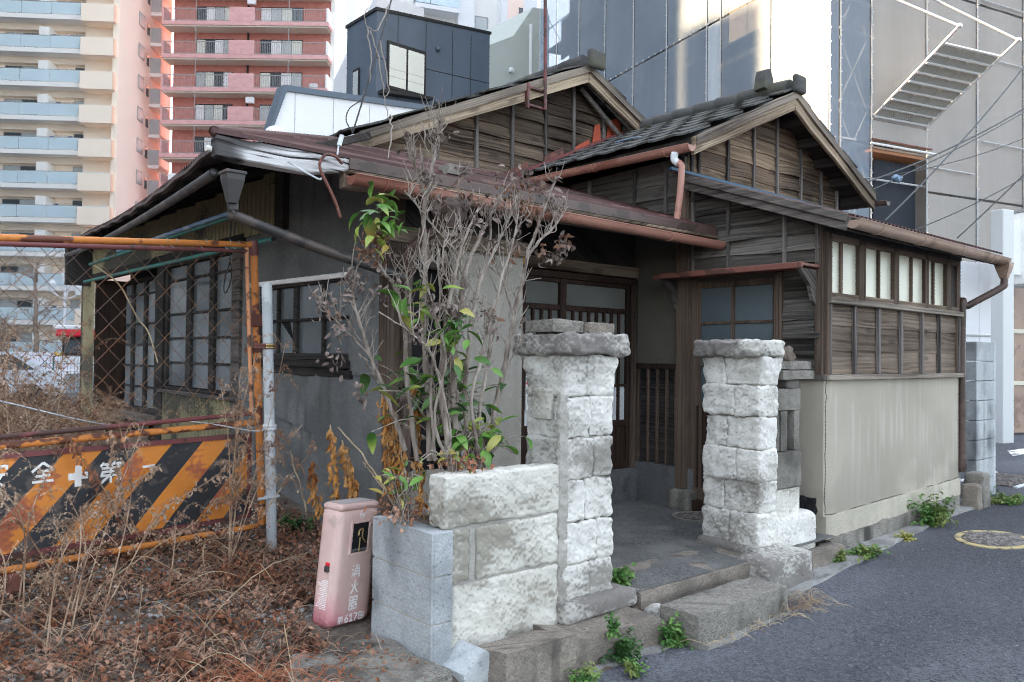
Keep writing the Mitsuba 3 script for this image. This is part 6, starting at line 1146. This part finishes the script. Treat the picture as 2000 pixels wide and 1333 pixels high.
# dry feathery brush behind and before the gate
def feather(base, tip, n, rr, ms, seeds, dens=1.0, L0=.22):
    base, tip = np.array(base), np.array(tip); mid = (base + tip) / 2 + np.array([rr.normal(0, .06), rr.normal(0, .06), .10]); c_ = curve([base, mid, tip], 8); ms.append(tube(c_, np.linspace(.0042, .0016, len(c_)), 4))
    for _ in range(n):
        t = rr.uniform(.3, 1); k_ = min(int(t * (len(c_) - 1)), len(c_) - 2); b = c_[k_]; an = rr.uniform(0, 6.28); ln = L0 * rr.uniform(.4, 1.2); e = b + np.array([math.cos(an), math.sin(an), rr.uniform(.0, 1.0)]) * ln; m_ = (b + e) / 2 + [0, 0, .03]; e = e - [0, 0, ln * .35]; br = curve([b, m_, e], 5); ms.append(tube(br, .0011, 3, cap=False))
        for q in br[1:]:
            for _ in range(int(3 * dens)): seeds.append((q + rr.normal(0, .007, 3), rr.uniform(0, 6.28), rr.uniform(-1.4, .5), rr.uniform(.010, .022)))
def seedmesh(seeds):
    s = np.array([(*o, az, el, sz) for o, az, el, sz in seeds]); x = np.stack([np.cos(s[:, 3]) * np.cos(s[:, 4]), np.sin(s[:, 3]) * np.cos(s[:, 4]), np.sin(s[:, 4])], 1); y = np.cross(x, [0.3, .2, 1.]); y /= np.linalg.norm(y, axis=1, keepdims=True); z = np.cross(x, y); L_ = s[:, 5:6]; o = s[:, :3]
    v = np.stack([o, o + x * L_ * .5 + y * L_ * .28, o + x * L_, o + x * L_ * .5 - y * L_ * .28 + z * L_ * .15], 1).reshape(-1, 3); k = np.arange(len(s)) * 4
    return trimesh.Trimesh(v, np.vstack([np.stack([k, k + 1, k + 2], 1), np.stack([k, k + 2, k + 3], 1)]), process=False)
rr = np.random.default_rng(5); ms, sd_ = [], []
for i in range(185):   # behind the gate
    x = rr.uniform(-.6, 1.55); y = rr.uniform(4.9, 7.8); x += (y - 5) * .12; z = float(lot_z(x, y)); h = rr.uniform(.6, 1.3) * (1.0 if x < 1.0 else .6); feather((x, y, z), (x + rr.normal(0, .28), y + rr.normal(0, .25), z + h), 14, rr, ms, sd_)
solo('dry_brush', ms + [seedmesh(sd_)], 'brush_brown', 'dry brown feathery brush filling the lot behind the chain link gate', 'brush', kind='stuff')
ms, sd_ = [], []
for i in range(20):   # before the gate, at the left
    s = rr.uniform(-1.9, -1.18) if i < 18 else rr.uniform(-1.15, -.2); p = gp(s, 0, rr.uniform(.08, .5)); z = float(lot_z(p[0], p[1])); feather((p[0], p[1], z), (p[0] + rr.normal(0, .22), p[1] + rr.normal(0, .1), z + (rr.uniform(.45, .95) if i < 18 else rr.uniform(.25, .42))), 10, rr, ms, sd_, .8, .15)
solo('dry_brush', ms + [seedmesh(sd_)], 'brush_brown', 'dry feathery weeds hanging over the left part of the striped gate panel', 'brush', kind='stuff')
k = thing('dry_weed', 'arching dry feathery weed growing through the gate around the galvanised post', 'weed'); ms, sd_ = [], []
for tip in ((2.002,4.3,1.588), (1.843,4.35,1.498), (1.776,4.4,1.41), (1.699,4.5,1.35), (1.884,4.3,1.354), (1.736,4.4,1.181), (2.106,4.3,1.085), (2.012,4.3,1.031), (2.148,4.25,0.939)): feather((1.75, 4.45, .3), tip, 12, rr, ms, sd_, 1.0, .12)
put('stems', ms, 'brush_brown', k, kind='stuff'); put('seeds', seedmesh(sd_), 'brush_brown', k, kind='stuff')
GV = [([(-1.378, 0.267), (-1.311, 0.471), (-1.166, 0.694), (-0.894, 0.813), (-0.746, 0.891)], 'long dead vine climbing across the left letters of the striped panel'), ([(-0.917, 0.547), (-1.061, 0.782), (-1.171, 0.937), (-1.25, 1.059)], 'dead vine leaning left across the middle letters of the striped panel'), ([(-0.886, 0.487), (-0.74, 0.654), (-0.483, 0.76), (-0.161, 0.905)], 'dead vine with hanging curled leaves rising right across the orange stripes'), ([(-1.024, 0.33), (-0.736, 0.458), (-0.479, 0.555), (-0.341, 0.652), (-0.036, 0.56)], 'dead leafy vine sagging along the lower right of the striped panel'), ([(-0.872, 0.512), (-0.963, 0.715), (-1.003, 0.88), (-1.046, 1.068)], 'upright dead vine between the second and third letters')]
for i, (pp, lb) in enumerate(GV):
    k = thing('dead_vine', lb, 'vine'); c_ = curve([gp(s, max(z, .30), .06 + .02 * (i % 3)) for s, z in pp], 8); put('stem', tube(c_, np.linspace(.004, .002, len(c_)), 5), 'straw' if i % 2 else 'brush_brown', k, smooth=True); ms = []
    for q in c_[3:]:
        for _ in range(4): ms.append(place(leaf(rr.uniform(.02, .05), rr.uniform(.008, .02), rr.uniform(1, 3), rr.uniform(-.5, .8), 0, 4), q + rr.normal(0, .012, 3), rr.uniform(0, 6.28), rr.uniform(-1.5, -.2), rr.uniform(-1, 1)))
    put('curled_leaves', ms, 'leaf_litter' if i % 2 else 'brush_brown', k, smooth=True, kind='stuff')
# ground litter, pebbles, straw
def area(n, seed, xr, yr, f=None):
    rr = np.random.default_rng(seed); x = rr.uniform(*xr, n); y = rr.uniform(*yr, n)
    if f is not None: k = f(x, y, rr); x, y = x[k], y[k]
    return np.stack([x, y, lot_z(x, y)], 1), rr
def scatter_leaves(P, rr, s0, s1, hz):
    n = len(P); az = rr.uniform(0, 6.28, n); el = rr.normal(0, .5, n); sz = rr.uniform(s0, s1, n); P = P + np.stack([P[:, 0] * 0, P[:, 0] * 0, np.abs(rr.normal(0, hz, n)) + .004], 1)
    x = np.stack([np.cos(az) * np.cos(el), np.sin(az) * np.cos(el), np.sin(el)], 1); y = np.cross([0, 0, 1.], x); y /= np.linalg.norm(y, axis=1, keepdims=True); ro = rr.normal(0, .6, n)[:, None]; z = np.cross(x, y); y = y * np.cos(ro) + z * np.sin(ro); z = np.cross(x, y); L_ = sz[:, None]; w_ = L_ * rr.uniform(.22, .42, n)[:, None]; cu = L_ * rr.uniform(.1, .8, n)[:, None]
    v = np.stack([P, P + x * L_ * .5 + y * w_ + z * cu * .6, P + x * L_ * .5 - z * cu * .2, P + x * L_ * .5 - y * w_ + z * cu * .6, P + x * L_ + z * cu * .5], 1).reshape(-1, 3); k = np.arange(n) * 5
    return trimesh.Trimesh(v, np.vstack([np.stack([k, k + 2, k + 1], 1), np.stack([k, k + 3, k + 2], 1), np.stack([k + 1, k + 2, k + 4], 1), np.stack([k + 2, k + 3, k + 4], 1)]), process=False)
def inlot(x, y, rr): return (y > 2.72 + .25 * (x < .6)) & ~((x > 1.98) & (y < 3.45)) & ~((x > 1.80) & (x < 2.16) & (y > 3.25) & (y < 3.75)) & (x < 2.5) & (rr.random(len(x)) < .22 + 1.4 * np.clip(meshkit.fbm(np.stack([x * 3.2, y * 3.2, x * 0], -1), 3, 9) - .28, 0, 1) * 1.6)
P, rr = area(52000, 21, (-1.6, 2.5), (2.7, 5.2), inlot); solo('leaf_litter', scatter_leaves(P, rr, .010, .036, .035), 'leaf_litter', 'carpet of curled brown dead leaves over the lower left ground', 'dead leaves', kind='stuff')
P, rr = area(24000, 22, (-1.6, 2.5), (2.7, 5.4), inlot); solo('leaf_litter', scatter_leaves(P, rr, .012, .04, .02), 'litter_dark', 'darker rotting leaves under the brown leaf carpet at the lower left', 'dead leaves', kind='stuff')
def straws(P, rr, l0, l1, r, hz, up):
    ms = []
    for p in P:
        az = rr.uniform(0, 6.28); ln = rr.uniform(l0, l1); d = np.array([math.cos(az), math.sin(az), rr.uniform(0, up)]); p = p + [0, 0, rr.uniform(0, hz)]; c_ = curve([p, p + d * ln * .5 + [rr.normal(0, .1) * ln, rr.normal(0, .1) * ln, .12 * ln], p + d * ln * np.array([1, 1, .35])], 4); ms.append(tube(c_, r * rr.uniform(.6, 1.2), 3, cap=False))
    return ms
P, rr = area(5200, 23, (-1.5, 2.2), (2.75, 5.0), inlot); solo('dead_stalks', straws(P, rr, .04, .20, .0012, .06, .8), 'brush_brown', 'tangle of thin dead brown stalks over the leaf carpet', 'dead stalks', kind='stuff')
P, rr = area(170, 24, (-1.5, 2.1), (2.75, 4.6), inlot); solo('dead_stalks', straws(P, rr, .15, .5, .0017, .08, .7), 'straw', 'loose pale straws lying over the brown tangle', 'straw', kind='stuff')
P, rr = area(900, 25, (1.0, 1.65), (2.75, 3.35), lambda x, y, r: ((x - 1.3) / .33) ** 2 + ((y - 3.05) / .3) ** 2 < r.random(len(x)) * 1.3); solo('red_roots', straws(P, rr, .05, .22, .0016, .06, .7), 'root_red', 'patch of reddish fine roots in the middle of the lower left ground', 'roots', kind='stuff')
P, rr = area(2600, 26, (-.6, 2.3), (3.6, 5.3), lambda x, y, r: r.random(len(x)) < smooth_patch(x, y)) if False else area(2400, 26, (-.4, 2.4), (3.7, 5.4)); ic = trimesh.creation.icosphere(1); ms = []
for p in P: m = ic.copy(); m.vertices = m.vertices * rr.uniform(.006, .02, 3) * [1, 1, .7] + p + [0, 0, .003]; ms.append(m)
solo('gravel', ms, 'pebble', 'grey gravel showing between the leaves under the gate', 'gravel', kind='stuff', smooth=True)
for i, (pp, lb) in enumerate((([(1.084,4.75,0.14), (1.127,4.735,0.3), (1.227,4.738,0.45), (1.282,4.651,0.5)], 'long pale arching straw in front of the striped panel'), ([(0.614,3.893,0.12), (0.746,4.005,0.14), (0.889,4.068,0.18)], 'thick pale straw lying at the bottom left corner'), ([(1.133,3.837,0.12), (1.174,3.455,0.2), (1.23,3.369,0.18), (1.271,3.362,0.14)], 'bent bleached stalk at the bottom left of the leaf carpet'), ([(1.693,4.004,0.15), (1.762,4.074,0.28), (1.821,4.139,0.42)], 'upright thin straw left of the pink box'), ([(1.133,3.45,0.12), (1.436,3.813,0.25), (1.731,3.911,0.4), (2,3.999,0.42)], 'long thin brown stalk crossing the leaf carpet to the post'))): solo('pale_straw', twig(pp, .0035, .002, 7, .002, i + 40), 'straw', lb, 'straw', smooth=True)
# green weeds along the wall foot
def weed(o, n, h, label, mat='weed_green', sp=.05, sz=.035):
    k = thing('green_weed', label, 'weed'); o = np.array(o); ms, st_ = [], []
    for _ in range(n):
        d = np.array([R.normal(0, sp), R.normal(0, sp * .7), abs(R.normal(.5, .35)) * h]); tip = o + d; c_ = curve([o, o + d * .5 + [0, 0, h * .12], tip], 4); st_.append(tube(c_, .0014, 3, cap=False))
        for q in c_[1:]:
            for _ in range(3): ms.append(place(leaf(sz * R.uniform(.5, 1.1), sz * R.uniform(.3, .55), R.uniform(.2, 1.2), R.uniform(-.2, .6), .25, 4), q + R.normal(0, sz * .3, 3), R.uniform(0, 6.28), R.uniform(-.5, .7), R.uniform(-.6, .6)))
    put('leaves', ms, mat, k, smooth=True, kind='stuff'); put('stems', st_, mat, k, kind='stuff')
weed((7.15, 2.80, .09), 46, .27, 'large bushy green weed at the foot of the street wall', sp=.10, sz=.05); weed((5.78, 2.74, .06), 34, .08, 'low green weed with divided leaves at the corner of the house', sp=.09, sz=.045); weed((5.5, 2.78, .06), 8, .09, 'tiny green weed left of the low weed by the house corner', sp=.03); weed((3.37, 2.60, .01), 24, .11, 'green weed growing in front of the left end of the step block', sp=.05, sz=.04)
weed((2.98, 2.60, .02), 20, .12, 'dark clover like weed against the brown footing', 'leaf_dark', .05, .035); weed((2.93, 2.62, .15), 7, .14, 'thin weed sprouting from the crack in the footing', sp=.02, sz=.03); weed((2.62, 2.52, .02), 16, .06, 'low weed at the foot of the kerb near the bottom edge', sp=.05, sz=.03); weed((2.9, 2.46, .015), 10, .05, 'small bright weed on the concrete strip below the footing', sp=.03, sz=.03)
weed((3.42, 3.02, .22), 16, .07, 'bright green tuft at the foot of the left pillar on the porch floor', sp=.05, sz=.06); weed((8.8, 2.78, .11), 40, .08, 'strip of grass like weeds at the foot of the block wall', sp=.16, sz=.04); weed((6.5, 2.74, .08), 14, .05, 'small yellowish weed at the street edge', 'leaf_yellow', .05, .03); weed((2.35, 4.9, .33), 20, .12, 'dark weed at the foot of the grey wall behind the post', 'leaf_dark', .07, .04)
P = np.stack([np.random.default_rng(4).uniform(4.2, 4.62, 90), np.random.default_rng(5).normal(2.50, .07, 90), np.full(90, .02)], 1); solo('dry_grass', straws(P, np.random.default_rng(6), .06, .16, .0014, .02, .8), 'straw', 'clump of dry straw coloured grass at the right end of the step block', 'dry grass', kind='stuff')
P = np.stack([np.random.default_rng(7).uniform(3.45, 4.3, 60), np.random.default_rng(8).normal(2.45, .02, 60), np.full(60, .02)], 1); solo('dry_grass', straws(P, np.random.default_rng(9), .04, .14, .0014, .01, .4), 'straw', 'thin dry grass along the foot of the step block', 'dry grass', kind='stuff')
